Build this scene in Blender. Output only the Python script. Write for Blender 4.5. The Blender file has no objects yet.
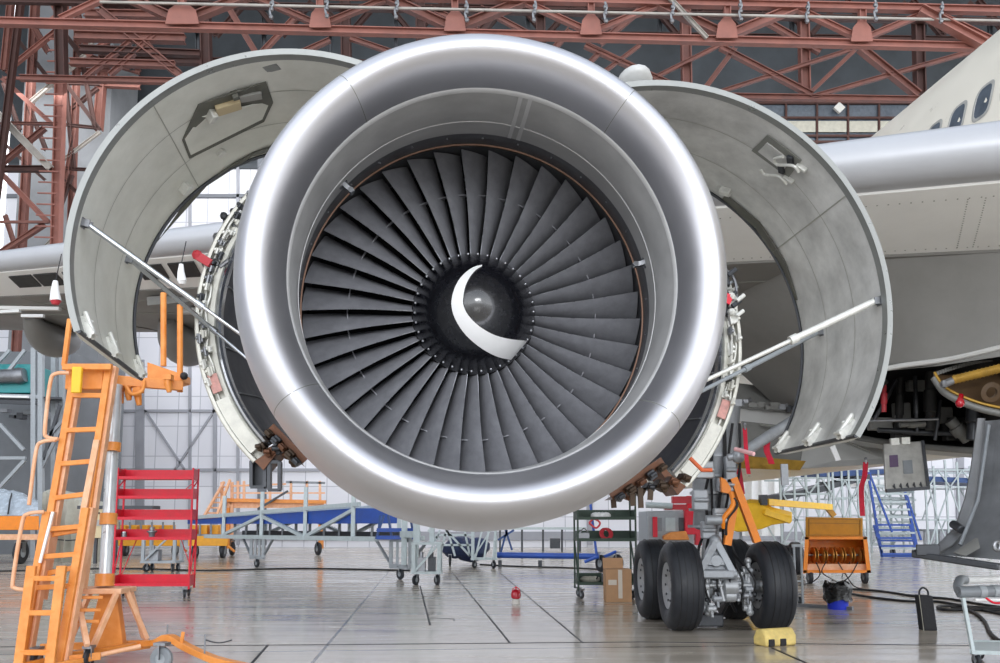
import bpy, bmesh, math, random
from mathutils import Vector, Matrix
random.seed(7)
S = bpy.context.scene
COL = S.collection
PI = math.pi
# ---------------------------------------------------------------- camera maths
F = 864.0; CY = 426.0; H = 1.57
T = math.atan(94.0 / F); CT, ST = math.cos(T), math.sin(T)
def P(px, py, D):
    """world point seen at photo pixel (px,py) at distance D down the hangar"""
    u = (px - 500) / F; v = (CY - py) / F
    d = Vector((u, CT - v * ST, ST + v * CT))
    return Vector((0, 0, H)) + d * (D / d.y)
def G(px, py):
    u = (px - 500) / F; v = (CY - py) / F
    d = Vector((u, CT - v * ST, ST + v * CT))
    return Vector((0, 0, H)) + d * (-H / d.z)
def GX(px, D):
    """floor point at distance D, under photo column px"""
    dep = D * CT - H * ST
    return Vector(((px - 500) / F * dep, D, 0))

# ---------------------------------------------------------------- materials
def lin(c):
    return tuple((x / 12.92 if x <= 0.04045 else ((x + 0.055) / 1.055) ** 2.4) for x in c)
def hexc(h):
    return lin(tuple(int(h[i:i + 2], 16) / 255 for i in (1, 3, 5)))
MATS = {}
def pbr(name, col, rough=.5, metal=0., var=.12, scale=6., bump=0., spec=.5, stretch=None, coat=0., rvar=.1, col2=None, bscale=None):
    m = bpy.data.materials.new(name); m.use_nodes = True
    nt = m.node_tree; b = nt.nodes['Principled BSDF']; N = nt.nodes.new; L = nt.links.new
    c = hexc(col)
    tc = N('ShaderNodeTexCoord'); mp = N('ShaderNodeMapping'); L(tc.outputs['Object'], mp.inputs[0])
    if stretch: mp.inputs['Scale'].default_value = stretch
    nz = N('ShaderNodeTexNoise'); nz.inputs['Scale'].default_value = scale; nz.inputs['Detail'].default_value = 6
    nz.inputs['Roughness'].default_value = .62
    L(mp.outputs[0], nz.inputs[0])
    rp = N('ShaderNodeValToRGB'); rp.color_ramp.elements[0].position = .3; rp.color_ramp.elements[1].position = .72
    c2 = hexc(col2) if col2 else tuple(min(1, x * (1 + var)) for x in c)
    rp.color_ramp.elements[0].color = (*[x * (1 - var) for x in c], 1)
    rp.color_ramp.elements[1].color = (*c2, 1)
    L(nz.outputs[0], rp.inputs[0]); L(rp.outputs[0], b.inputs['Base Color'])
    mr = N('ShaderNodeMapRange'); mr.inputs[1].default_value = .3; mr.inputs[2].default_value = .7
    mr.inputs[3].default_value = max(.02, rough - rvar); mr.inputs[4].default_value = min(1, rough + rvar)
    L(nz.outputs[0], mr.inputs[0]); L(mr.outputs[0], b.inputs['Roughness'])
    b.inputs['Metallic'].default_value = metal
    b.inputs['Specular IOR Level'].default_value = spec
    b.inputs['Coat Weight'].default_value = coat
    if bump:
        n2 = N('ShaderNodeTexNoise'); n2.inputs['Scale'].default_value = bscale or scale * 8; L(mp.outputs[0], n2.inputs[0])
        bp = N('ShaderNodeBump'); bp.inputs['Strength'].default_value = bump; bp.inputs['Distance'].default_value = .02
        L(n2.outputs[0], bp.inputs['Height']); L(bp.outputs[0], b.inputs['Normal'])
    MATS[name] = m
    return m
M = MATS
pbr('lip_metal', '#d0d0d5', .42, 1., .04, 1.5, rvar=.03)
pbr('liner', '#a6a6a6', .5, .15, .14, 5, bump=.05)
pbr('liner_dark', '#5e5f63', .5, .4, .15, 9)
pbr('liner_line', '#cacaca', .45, .3, .06, 5)
pbr('copper', '#6a5143', .4, .7, .2, 12)
pbr('blade', '#8d8e94', .38, .25, .14, 14, rvar=.08)
pbr('blade_edge', '#b9bcc2', .3, .9, .1, 14)
pbr('hub_black', '#101117', .24, .0, .3, 20, spec=.8, coat=1.)
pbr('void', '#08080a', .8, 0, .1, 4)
pbr('white', '#f4f4f4', .4, 0, .04, 6)
pbr('bolt', '#c9cbd0', .3, .9, .05, 20)
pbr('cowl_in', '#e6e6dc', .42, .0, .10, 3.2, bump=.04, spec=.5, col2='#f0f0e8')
pbr('cowl_seam', '#b2b2a8', .5, .1, .1, 6)
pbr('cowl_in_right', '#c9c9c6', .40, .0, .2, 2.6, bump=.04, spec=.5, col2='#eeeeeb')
pbr('cowl_rim', '#949694', .35, .5, .07, 8)
pbr('cowl_out', '#c8cacb', .35, .1, .05, 3)
pbr('seam', '#84857f', .5, .1, .1, 6)
pbr('recess', '#6c6c64', .5, .3, .25, 9)
pbr('fit_white', '#e2e2dc', .4, .3, .12, 20)
pbr('mast_silver', '#cfd3d6', .35, .5, .06, 8)
pbr('chrome', '#c7cad0', .18, 1., .05, 10)
pbr('steel', '#8c8e92', .38, .8, .15, 12)
pbr('steel_dark', '#4c4e52', .45, .7, .2, 12)
pbr('duct_white', '#dddcd3', .45, .2, .16, 9, bump=.1)
pbr('duct_dark', '#474a54', .45, .3, .2, 5)
pbr('brown', '#6a4530', .45, .4, .35, 14)
pbr('brown_dark', '#4a3a2c', .5, .4, .35, 14)
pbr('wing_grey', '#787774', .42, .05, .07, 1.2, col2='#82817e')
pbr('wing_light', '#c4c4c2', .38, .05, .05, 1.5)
pbr('wing_metal', '#b7b9be', .36, .2, .03, 2, rvar=.01)
pbr('cream', '#e4dfd2', .35, 0, .02, 2)
pbr('win_glass', '#59616b', .12, 0, .2, 5)
pbr('belly', '#7c7c79', .5, .1, .12, 4)
pbr('belly_dark', '#2e2e2e', .6, .2, .4, 7)
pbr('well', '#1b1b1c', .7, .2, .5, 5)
pbr('gold', '#b08a3a', .45, .4, .25, 8)
pbr('rubber', '#23262c', .52, 0, .18, 9, bump=.08)
pbr('hub_wheel', '#a9abad', .4, .6, .1, 12)
pbr('gear_grey', '#9a9ea3', .42, .35, .16, 10)
pbr('gear_light', '#abaeb1', .4, .4, .14, 12)
pbr('orange', '#ea8a2c', .42, 0, .12, 6, col2='#f0a055')
pbr('orange_pale', '#eeaa78', .45, 0, .12, 7, col2='#f3c3a0')
pbr('orange_box', '#f0891c', .42, 0, .08, 6)
pbr('amber', '#c2891c', .42, 0, .12, 6)
pbr('red', '#dc1232', .42, 0, .1, 6)
pbr('red_soft', '#c23a44', .5, 0, .12, 8)
pbr('ribbon', '#c01c38', .75, 0, .2, 20, bump=.2)
pbr('green', '#36483d', .5, .1, .15, 9)
pbr('blue', '#2750a8', .42, 0, .14, 5)
pbr('blue_dark', '#2b4a80', .45, 0, .15, 5)
pbr('navy', '#27355a', .5, .1, .3, 7)
pbr('bucket_blue', '#1f36c8', .4, 0, .08, 5)
pbr('pale_steel', '#b9c4c6', .45, .1, .1, 9)
pbr('grey_paint', '#a2a8ad', .45, .1, .1, 9)
pbr('grey_mid', '#84898e', .45, .15, .12, 9)
pbr('teal', '#3f9fa2', .4, 0, .1, 3)
pbr('cardboard', '#b8906c', .8, 0, .08, 8)
pbr('tape', '#d9cfc2', .4, 0, .05, 8)
pbr('yellow', '#f8c42c', .42, 0, .1, 6)
pbr('chock_yellow', '#dcc377', .6, 0, .2, 9, bump=.1)
pbr('canvas', '#b7b5a9', .85, 0, .12, 4, bump=.3, bscale=9)
pbr('plastic_wrap', '#b6c1cc', .25, 0, .18, 6, bump=.6, bscale=7)
pbr('black_plastic', '#0b0b0d', .2, 0, .3, 12, bump=.6, bscale=14)
pbr('black_rubber', '#222226', .7, 0, .3, 12, bump=.3, bscale=50)
pbr('cable', '#1d1d20', .6, 0, .2, 20)
pbr('rust', '#784a41', .6, .0, .25, 1.3, col2='#8a5a4f')
pbr('rust_light', '#976358', .6, .1, .2, 1.5)
pbr('rust_dark', '#4a2f2a', .65, .1, .25, 1.3)
pbr('pale_beam', '#a8a29b', .6, .1, .2, 2)
pbr('dark_clad', '#3f4449', .7, .1, .25, .35, col2='#50565c')
pbr('concrete', '#85888c', .8, 0, .2, .5, bump=.2, bscale=3)
pbr('clad_line', '#9b9da5', .6, .1, .1, 1)
pbr('clad_dark', '#70747b', .6, .2, .1, 1)
pbr('beige', '#d7c49c', .5, 0, .08, 5)
pbr('purple', '#5c4a66', .6, 0, .1, 5)
pbr('panel_grey', '#a9a8a4', .5, .2, .2, 7)
pbr('red_lens', '#b8142a', .15, 0, .1, 5, coat=.5)
pbr('clear_base', '#d7d2cc', .2, 0, .1, 5)

def wall_mat():
    m = bpy.data.materials.new('wall_panels'); m.use_nodes = True
    nt = m.node_tree; b = nt.nodes['Principled BSDF']; N = nt.nodes.new; L = nt.links.new
    tc = N('ShaderNodeTexCoord'); mp = N('ShaderNodeMapping'); L(tc.outputs['Object'], mp.inputs[0])
    mp.inputs['Rotation'].default_value = (PI / 2, 0, 0)
    br = N('ShaderNodeTexBrick'); L(mp.outputs[0], br.inputs[0]); br.offset = 0
    br.inputs['Scale'].default_value = 1; br.inputs['Brick Width'].default_value = 1.25; br.inputs['Row Height'].default_value = 1.75
    br.inputs['Mortar Size'].default_value = .025
    br.inputs['Color1'].default_value = (*hexc('#e6e7ee'), 1); br.inputs['Color2'].default_value = (*hexc('#dddee6'), 1)
    br.inputs['Mortar'].default_value = (*hexc('#b4b6c0'), 1)
    nz = N('ShaderNodeTexNoise'); nz.inputs['Scale'].default_value = .5; nz.inputs['Detail'].default_value = 5; L(tc.outputs['Object'], nz.inputs[0])
    mx = N('ShaderNodeMix'); mx.data_type = 'RGBA'; mx.blend_type = 'MULTIPLY'; mx.inputs[0].default_value = .1
    L(br.outputs[0], mx.inputs[6]); L(nz.outputs[0], mx.inputs[7]); L(mx.outputs[2], b.inputs['Base Color'])
    b.inputs['Roughness'].default_value = .6
    MATS['wall_panels'] = m
wall_mat()

def floor_mat():
    m = bpy.data.materials.new('polished_concrete'); m.use_nodes = True
    nt = m.node_tree; b = nt.nodes['Principled BSDF']; N = nt.nodes.new; L = nt.links.new
    tc = N('ShaderNodeTexCoord'); mp = N('ShaderNodeMapping'); L(tc.outputs['Object'], mp.inputs[0])
    mp.inputs['Rotation'].default_value = (0, 0, math.radians(-4.5)); mp.inputs['Location'].default_value = (1.3, .1, 0)
    br = N('ShaderNodeTexBrick'); L(mp.outputs[0], br.inputs[0]); br.offset = 0
    br.inputs['Scale'].default_value = 1; br.inputs['Brick Width'].default_value = 60.0; br.inputs['Row Height'].default_value = 5.45
    br.inputs['Mortar Size'].default_value = .022
    br.inputs['Color1'].default_value = (1, 1, 1, 1); br.inputs['Color2'].default_value = (.93, .93, .93, 1)
    br.inputs['Mortar'].default_value = (.16, .16, .17, 1)
    n1 = N('ShaderNodeTexNoise'); n1.inputs['Scale'].default_value = .45; n1.inputs['Detail'].default_value = 8; n1.inputs['Roughness'].default_value = .65
    L(tc.outputs['Object'], n1.inputs[0])
    m2 = N('ShaderNodeMapping'); L(tc.outputs['Object'], m2.inputs[0]); m2.inputs['Scale'].default_value = (.35, 2.2, 1)
    n2 = N('ShaderNodeTexNoise'); n2.inputs['Scale'].default_value = 1.1; n2.inputs['Detail'].default_value = 7; L(m2.outputs[0], n2.inputs[0])
    rp = N('ShaderNodeValToRGB'); e = rp.color_ramp.elements
    e[0].position = .28; e[0].color = (*hexc('#ada394'), 1); e[1].position = .7; e[1].color = (*hexc('#d3cabd'), 1)
    ad = N('ShaderNodeMath'); ad.operation = 'ADD'; L(n1.outputs[0], ad.inputs[0]); L(n2.outputs[0], ad.inputs[1])
    hf = N('ShaderNodeMath'); hf.operation = 'MULTIPLY'; hf.inputs[1].default_value = .5; L(ad.outputs[0], hf.inputs[0])
    L(hf.outputs[0], rp.inputs[0])
    mx = N('ShaderNodeMix'); mx.data_type = 'RGBA'; mx.blend_type = 'MULTIPLY'; mx.inputs[0].default_value = 1
    L(rp.outputs[0], mx.inputs[6]); L(br.outputs[0], mx.inputs[7]); L(mx.outputs[2], b.inputs['Base Color'])
    mr = N('ShaderNodeMapRange'); mr.inputs[1].default_value = .35; mr.inputs[2].default_value = .65
    mr.inputs[3].default_value = .12; mr.inputs[4].default_value = .28; L(n2.outputs[0], mr.inputs[0]); L(mr.outputs[0], b.inputs['Roughness'])
    bp = N('ShaderNodeBump'); bp.inputs['Strength'].default_value = .06; bp.inputs['Distance'].default_value = .05
    L(n1.outputs[0], bp.inputs['Height']); L(bp.outputs[0], b.inputs['Normal'])
    b.inputs['Specular IOR Level'].default_value = .6
    b.inputs['Coat Weight'].default_value = .2; b.inputs['Coat Roughness'].default_value = .12
    MATS['floor'] = m
floor_mat()

# ---------------------------------------------------------------- mesh builder
ORG = {}
def frame(z, up=None):
    z = Vector(z).normalized()
    up = Vector(up) if up is not None else Vector((0, 0, 1))
    if abs(z.dot(up.normalized())) > .98: up = Vector((0, 1, 0)) if abs(z.y) < .9 else Vector((1, 0, 0))
    x = up.cross(z).normalized(); y = z.cross(x)
    return x, y, z
class MB:
    def __init__(s): s.v = []; s.f = []
    def add(s, vs, fs):
        b = len(s.v); s.v += [Vector(v) for v in vs]; s.f += [tuple(b + i for i in f) for f in fs]; return s
    def hexa(s, c):
        return s.add(c, [(0, 3, 2, 1), (4, 5, 6, 7), (0, 1, 5, 4), (1, 2, 6, 5), (2, 3, 7, 6), (3, 0, 4, 7)])
    def box(s, c, d, x=(1, 0, 0), y=(0, 1, 0), z=(0, 0, 1)):
        c = Vector(c); x = Vector(x).normalized() * d[0] / 2; y = Vector(y).normalized() * d[1] / 2; z = Vector(z).normalized() * d[2] / 2
        return s.hexa([c - x - y - z, c + x - y - z, c + x + y - z, c - x + y - z, c - x - y + z, c + x - y + z, c + x + y + z, c - x + y + z])
    def beam(s, p, q, w, h=None, up=None):
        p = Vector(p); q = Vector(q); h = h or w
        x, y, z = frame(q - p, up); x = x * w / 2; y = y * h / 2
        return s.hexa([p - x - y, p + x - y, p + x + y, p - x + y, q - x - y, q + x - y, q + x + y, q - x + y])
    def tube(s, pts, r, n=8, cap=True, close=False):
        pts = [Vector(p) for p in pts]; m = len(pts); vs = []; fs = []
        rs = r if isinstance(r, (list, tuple)) else [r] * m
        px = None
        for i, p in enumerate(pts):
            a = pts[i - 1] if (i > 0 or close) else p; b = pts[(i + 1) % m] if (i < m - 1 or close) else p
            t = (b - a).normalized()
            if px is None: x, y, _ = frame(t)
            else:
                x = (px - t * px.dot(t)).normalized(); y = t.cross(x)
            px = x
            for k in range(n):
                an = 2 * PI * k / n; vs.append(p + (x * math.cos(an) + y * math.sin(an)) * rs[i])
        for i in range(m if close else m - 1):
            j = (i + 1) % m
            for k in range(n):
                l = (k + 1) % n; fs.append((i * n + k, i * n + l, j * n + l, j * n + k))
        if cap and not close:
            fs.append(tuple(range(n - 1, -1, -1))); fs.append(tuple((m - 1) * n + k for k in range(n)))
        return s.add(vs, fs)
    def lathe(s, prof, o, ax, n=48, a0=0, a1=2 * PI, up=None):
        """prof: list of (along, radius)"""
        x, y, z = frame(ax, up); o = Vector(o); full = abs(a1 - a0 - 2 * PI) < 1e-6; m = n if full else n + 1
        vs = []; fs = []; L = len(prof)
        for k in range(m):
            an = a0 + (a1 - a0) * k / n; d = x * math.cos(an) + y * math.sin(an)
            for (h, r) in prof: vs.append(o + z * h + d * r)
        for k in range(n):
            l = (k + 1) % m
            for i in range(L - 1): fs.append((k * L + i, l * L + i, l * L + i + 1, k * L + i + 1))
        return s.add(vs, fs)
    def cyl(s, p, q, r, n=16): return s.tube([p, q], r, n)
    def grid(s, rows, th=0, nrm=None):
        """rows of points -> surface, optional thickness along nrm"""
        R = len(rows); Cn = len(rows[0]); b = []
        for r in rows: b += [Vector(p) for p in r]
        fs = [(i * Cn + j, i * Cn + j + 1, (i + 1) * Cn + j + 1, (i + 1) * Cn + j) for i in range(R - 1) for j in range(Cn - 1)]
        if not th: return s.add(b, fs)
        n0 = len(b); d = Vector(nrm).normalized() * th if nrm is not None else None
        if d is None:
            d = ((b[1] - b[0]).cross(b[Cn] - b[0])).normalized() * th
        b2 = [p + d for p in b]
        f2 = [tuple(n0 + i for i in reversed(f)) for f in fs]
        rim = [j for j in range(Cn)] + [i * Cn + Cn - 1 for i in range(1, R)] + [(R - 1) * Cn + j for j in range(Cn - 2, -1, -1)] + [i * Cn for i in range(R - 2, 0, -1)]
        side = [(rim[k], rim[(k + 1) % len(rim)], n0 + rim[(k + 1) % len(rim)], n0 + rim[k]) for k in range(len(rim))]
        return s.add(b + b2, fs + f2 + side)
    def prism(s, pts, d):
        """flat polygon extruded by vector d"""
        pts = [Vector(p) for p in pts]; n = len(pts); d = Vector(d)
        return s.add(pts + [p + d for p in pts], [tuple(range(n - 1, -1, -1)), tuple(range(n, 2 * n))] + [(i, (i + 1) % n, n + (i + 1) % n, n + i) for i in range(n)])
    def ball(s, c, r, n=10, sc=(1, 1, 1)):
        c = Vector(c); vs = []; fs = []; m = n // 2 + 1
        for i in range(m):
            th = PI * i / (m - 1)
            for k in range(n):
                ph = 2 * PI * k / n
                vs.append(c + Vector((math.sin(th) * math.cos(ph) * r * sc[0], math.sin(th) * math.sin(ph) * r * sc[1], math.cos(th) * r * sc[2])))
        for i in range(m - 1):
            for k in range(n):
                l = (k + 1) % n; fs.append((i * n + k, i * n + l, (i + 1) * n + l, (i + 1) * n + k))
        return s.add(vs, fs)
    def build(s, name, mat, parent=None, base=None, bevel=0, ang=38, smooth=True, fix=True, label=None, sub=0, wn=False):
        if parent is not None: o0 = ORG[parent.name]
        else: o0 = Vector(base) if base is not None else Vector((0, 0, 0))
        me = bpy.data.meshes.new(name); me.from_pydata([v - o0 for v in s.v], [], s.f); me.update()
        bm = bmesh.new(); bm.from_mesh(me); bmesh.ops.remove_doubles(bm, verts=bm.verts, dist=1e-5)
        if fix: bmesh.ops.recalc_face_normals(bm, faces=bm.faces)
        bm.to_mesh(me); bm.free()
        if smooth:
            for p in me.polygons: p.use_smooth = True
            me.set_sharp_from_angle(angle=math.radians(ang))
        me.materials.append(M[mat] if isinstance(mat, str) else mat)
        o = bpy.data.objects.new(name, me); COL.objects.link(o)
        if parent is not None: o.parent = parent
        else: o.location = o0
        ORG[o.name] = o0
        if bevel:
            b = o.modifiers.new('bevel', 'BEVEL'); b.width = bevel; b.segments = 2; b.limit_method = 'ANGLE'; b.angle_limit = math.radians(50)
        if sub:
            b = o.modifiers.new('sub', 'SUBSURF'); b.levels = sub; b.render_levels = sub
        if label: o['label'] = label
        return o
def thing(name, base, label, cat, group=None):
    o = bpy.data.objects.new(name, None); COL.objects.link(o); o.location = base; o.empty_display_size = .2
    ORG[o.name] = Vector(base); o['label'] = label; o['category'] = cat
    if group: o['group'] = group
    return o
def tag(o, label, cat, group=None):
    o['label'] = label; o['category'] = cat
    if group: o['group'] = group
    return o
def struct(o): o['kind'] = 'structure'; return o
def copy_tree(o, delta, parent=None):
    c = o.copy(); COL.objects.link(c)
    if parent is not None: c.parent = parent
    else: c.location = o.location + Vector(delta)
    ORG[c.name] = ORG[o.name] + Vector(delta)
    for ch in [x for x in o.children]: copy_tree(ch, delta, c)
    return c
def bez(pts, n=8):
    """catmull-rom through points"""
    pts = [Vector(p) for p in pts]; out = []
    for i in range(len(pts) - 1):
        p0 = pts[max(i - 1, 0)]; p1 = pts[i]; p2 = pts[i + 1]; p3 = pts[min(i + 2, len(pts) - 1)]
        for k in range(n):
            t = k / n
            out.append(.5 * ((2 * p1) + (p2 - p0) * t + (2 * p0 - 5 * p1 + 4 * p2 - p3) * t * t + (3 * p1 - p0 - 3 * p2 + p3) * t ** 3))
    out.append(pts[-1]); return out
def lerp(a, b, t): return a + (b - a) * t
def caster(parent, g, r=.09, w=.04, mat='rubber', top=None, yaw=0., sub=None):
    """a wheel standing on the floor at g with a fork up to top"""
    g = Vector(g); c = g + Vector((0, 0, r)); ax = Vector((math.cos(yaw), math.sin(yaw), 0))
    b = MB(); b.lathe([(-w / 2, r * .45), (-w / 2, r * .88), (-w * .3, r), (w * .3, r), (w / 2, r * .88), (w / 2, r * .45)], c, ax, 24)
    wh = b.build('caster_wheel', mat, parent)
    h = MB(); h.lathe([(-w * .45, 0.001), (-w * .5, r * .2), (-w * .4, r * .5), (w * .4, r * .5), (w * .5, r * .2), (w * .45, .001)], c, ax, 16)
    h.build('hub', 'grey_paint', wh)
    t = top if top is not None else r * 2.6
    k = MB()
    for sgn in (-1, 1):
        k.beam(c + ax * sgn * (w * .5 + .012), Vector((g.x, g.y, t - .03)) + ax * sgn * (w * .5 + .012), .012, r * .55, up=(0, 0, 1))
    k.box((g.x, g.y, t - .02), (w + .05, r * 1.1, .03), x=ax, y=Vector((-ax.y, ax.x, 0)))
    k.build('caster_fork', 'steel', parent)
    return wh
pbr('warn_pink', '#cf9a92', .5, .1, .3, 18)
pbr('pink_pin', '#e6b3b5', .5, 0, .15, 20)
pbr('orange_strap', '#d8683c', .6, 0, .15, 20)
# ================================================================ JET ENGINE
YAW = -.0995; PIT = .0345
EC = Vector((-.0528, 4.5933, 2.9449))
EA = Vector((math.sin(YAW) * math.cos(PIT), math.cos(YAW) * math.cos(PIT), math.sin(PIT)))
ER = EA.cross(Vector((0, 0, 1))).normalized(); EU = ER.cross(EA)
def E(x, z, s): return EC + EA * s + ER * x + EU * z
def EP(r, th, s): return E(r * math.cos(th), r * math.sin(th), s)
def Epx(px, py, s):
    u = (px - 500) / F; v = (CY - py) / F
    d = Vector((u, CT - v * ST, ST + v * CT)); o = Vector((0, 0, H))
    t = (EC + EA * s - o).dot(EA) / d.dot(EA); p = o + d * t - EC
    return p.dot(ER), p.dot(EU)
def elathe(mb, prof, n=96): return mb.lathe(prof, EC, EA, n)

eng = thing('jet_engine', EC + EA * 1.2 - Vector((0, 0, 1.5)), 'large silver turbofan engine with both cowl doors propped open, hanging under the wing', 'jet engine')
# --- inlet cowl
LR0, LRT = 1.27, 1.105
pin = [(.5 * (1 - math.cos(PI / 2 * k / 22)), LR0 - (LR0 - LRT) * math.sin(PI / 2 * k / 22)) for k in range(0, 16)]
pout = [(.62 * (1 - math.cos(PI / 2 * k / 22)), LR0 + .185 * math.sin(PI / 2 * k / 22)) for k in range(1, 23)]
s_cr, r_cr = pin[-1]
lip = elathe(MB(), list(reversed(pin)) + pout + [(.8, 1.475), (1.08, 1.49), (1.08, 1.40)], 160).build('inlet_lip', 'lip_metal', eng, ang=60, label='polished silver inlet lip')
def liner_r(s):
    if s < .5:
        c = 1 - s / .5; return LR0 - (LR0 - LRT) * math.sqrt(max(0, 1 - c * c)) + .004
    t = (s - .5) / .72; return LRT + .004 + .066 * (3 * t * t - 2 * t ** 3 if t < 1 else 1)
pl = [(s_cr + (.98 - s_cr) * k / 14, liner_r(s_cr + (.98 - s_cr) * k / 14)) for k in range(15)]
lin_o = elathe(MB(), pl, 128).build('inlet_liner', 'liner', eng, ang=60, label='matt grey acoustic liner')
elathe(MB(), [(s_cr - .012, liner_r(s_cr) + .004), (s_cr - .005, liner_r(s_cr) - .006), (s_cr + .035, liner_r(s_cr + .035) - .006), (s_cr + .04, liner_r(s_cr + .04) + .003)], 128).build('liner_edge_ring', 'liner_line', lin_o, ang=60)
elathe(MB(), [(.70, liner_r(.7) + .002), (.702, liner_r(.7) - .003), (.715, liner_r(.715) - .003), (.717, liner_r(.717) + .002)], 128).build('liner_joint', 'liner_line', lin_o, ang=60)
for d in (76.6, 79.6):
    th = math.radians(d); m = MB(); rows = []
    for k in range(10):
        s = s_cr + .02 + (.95 - s_cr) * k / 9; r = liner_r(s) - .005
        rows.append([EP(r, th - .011, s), EP(r, th + .011, s)])
    m.grid(rows, .008, EU); m.build('liner_joint', 'liner_line', lin_o)
for d in (52, 128, 214, 322):
    th = math.radians(d); rows = []
    for (s, r) in list(reversed(pin)) + pout[:20]:
        nx = .002
        rows.append((s, r))
    rr = []
    for i, (s, r) in enumerate(rows):
        a = rows[max(i - 1, 0)]; b = rows[min(i + 1, len(rows) - 1)]
        ds, dr = b[0] - a[0], b[1] - a[1]; l = math.hypot(ds, dr); ns, nr = -dr / l, ds / l
        if True: s2, r2 = s + ns * .0015, r + nr * .0015
        rr.append([EP(r2, th - .0016, s2), EP(r2, th + .0016, s2)])
    MB().grid(rr).build('lip_joint', 'seam', lip)
strip = elathe(MB(), [(.98, liner_r(.98)), (1.0, 1.158), (1.19, 1.172), (1.20, 1.185), (1.8, 1.2)], 128).build('fan_case_liner', 'liner_dark', eng, ang=60)
elathe(MB(), [(1.185, 1.176), (1.19, 1.163), (1.205, 1.163), (1.21, 1.19)], 128).build('rub_strip', 'copper', strip, ang=60, label='copper coloured rub strip ring around the fan')
b0 = None
for k in range(30):
    th = 2 * PI * (k + .35) / 30; p = EP(1.160, th, 1.05); n = -(ER * math.cos(th) + EU * math.sin(th))
    m = MB(); m.cyl(p - n * .004, p + n * .006, .0065, 8); m.build('bolt', 'bolt', strip)
for th, s in ((math.radians(140), .86), (math.radians(15), .92)):
    n = -(ER * math.cos(th) + EU * math.sin(th)); tg = ER * -math.sin(th) + EU * math.cos(th); r = liner_r(s)
    p = EP(r, th, s); m = MB()
    m.tube([p - n * .005, p + n * .01], [.04, .034], 16)
    m.prism([p + tg * .014 - EA * .035 + n * .005, p + tg * .014 + EA * .03 + n * .005, p + tg * .012 + EA * .012 + n * .085, p + tg * .012 - EA * .02 + n * .085], -tg * .028)
    m.tube([p - EA * .045 + n * .07, p + EA * .03 + n * .07], [.018, .015], 10)
    m.build('inlet_probe', 'steel', eng)
# --- fan
SF = 1.2928; NB = 38
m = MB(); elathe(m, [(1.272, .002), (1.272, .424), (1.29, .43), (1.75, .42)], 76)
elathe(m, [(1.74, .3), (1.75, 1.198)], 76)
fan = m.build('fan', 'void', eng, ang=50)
SENSE = -1
for k in range(NB):
    th = 2 * PI * (k + .5) / NB
    rad = ER * math.cos(th) + EU * math.sin(th); tan = (ER * -math.sin(th) + EU * math.cos(th)) * SENSE
    vs = []; NR, NC = 9, 7
    for i in range(NR):
        u = i / (NR - 1); r = .405 + (1.178 - .405) * u
        be = math.radians(15 + 41 * u ** .9); ch = .20 + .055 * u - .02 * u * u
        lean = .015 * math.sin(PI * u)
        for side in (1, -1):
            for j in range(NC):
                c = j / (NC - 1); x = (c - .5) * ch
                cam = .018 * (1 - u * .5) * (1 - (2 * c - 1) ** 2)
                tk = (.010 - .005 * u) * math.sqrt(max(0, 1 - (2 * c - 1) ** 2)) + .0012
                ax = x * math.cos(be) - (cam + side * tk) * math.sin(be)
                tg = x * math.sin(be) + (cam + side * tk) * math.cos(be)
                vs.append(EC + EA * (SF + .075 + ax) + rad * r + tan * (tg + lean))
    fs = []; W2 = 2 * NC
    for i in range(NR - 1):
        a, b = i * W2, (i + 1) * W2
        for j in range(NC - 1):
            fs.append((a + j, a + j + 1, b + j + 1, b + j)); fs.append((a + NC + j + 1, a + NC + j, b + NC + j, b + NC + j + 1))
        fs.append((a + NC, a, b, b + NC)); fs.append((a + NC - 1, a + W2 - 1, b + W2 - 1, b + NC - 1))
    t0 = (NR - 1) * W2
    for j in range(NC - 1):
        fs.append((t0 + j, t0 + j + 1, t0 + NC + j + 1, t0 + NC + j)); fs.append((j + 1, j, NC + j, NC + j + 1))
    mb = MB(); mb.add(vs, fs)
    # mid-span snubber reaching to the next blade
    r = .87; u = (r - .405) / (1.16 - .405); be = math.radians(16 + 44 * u ** .9)
    cax = EA * math.cos(be) + tan * math.sin(be); cn = tan * math.cos(be) - EA * math.sin(be)
    o = EC + EA * (SF + .075) + rad * r + tan * .015
    pw = 2 * PI * r / NB
    mb.prism([o - cax * .02 - rad * .004, o + cax * .045 - rad * .004, o + cax * .06 + tan * pw * .97 - rad * .004, o + cax * .02 + tan * pw * .97 - rad * .004], rad * .008)
    ob = mb.build('fan_blade', 'blade', fan, ang=40)
    ob.data.materials.append(M['blade_edge'])
    for p in ob.data.polygons:
        iv = [q % W2 for q in p.vertices if q < NR * W2]
        if len(iv) == 4 and set(iv) <= {0, NC}: p.material_index = 1
# --- spinner
sp = [(.845, .0005), (.848, .03), (.862, .075), (.89, .13), (.935, .195), (.99, .255), (1.06, .318), (1.13, .365), (1.2, .40), (1.255, .421), (1.27, .424), (1.275, .41)]
sp = [(max(.845, p.x), max(.0005, p.y)) for p in bez([(a, b, 0) for a, b in sp[:11]], 6)] + [sp[-1]]
def sp_s(r):
    for (s0, r0), (s1, r1) in zip(sp, sp[1:]):
        if r0 <= r <= r1: return s0 + (s1 - s0) * (r - r0) / (r1 - r0)
    return 1.26
spin = elathe(MB(), sp, 96).build('spinner', 'hub_black', eng, ang=70, label='glossy black spinner cone')
def sp_pt(px, py, off=.004):
    s = 1.0
    for _ in range(40):
        x, z = Epx(px, py, s); r = min(math.hypot(x, z), .42); s = .5 * s + .5 * sp_s(r)
    x, z = Epx(px, py, s); return x, z
outer = [(482, 265), (473, 267.5), (463, 275), (456, 285), (452, 297), (451.5, 307), (455, 319), (463, 332), (474, 343), (487, 352), (499, 357.5), (511, 360)]
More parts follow.
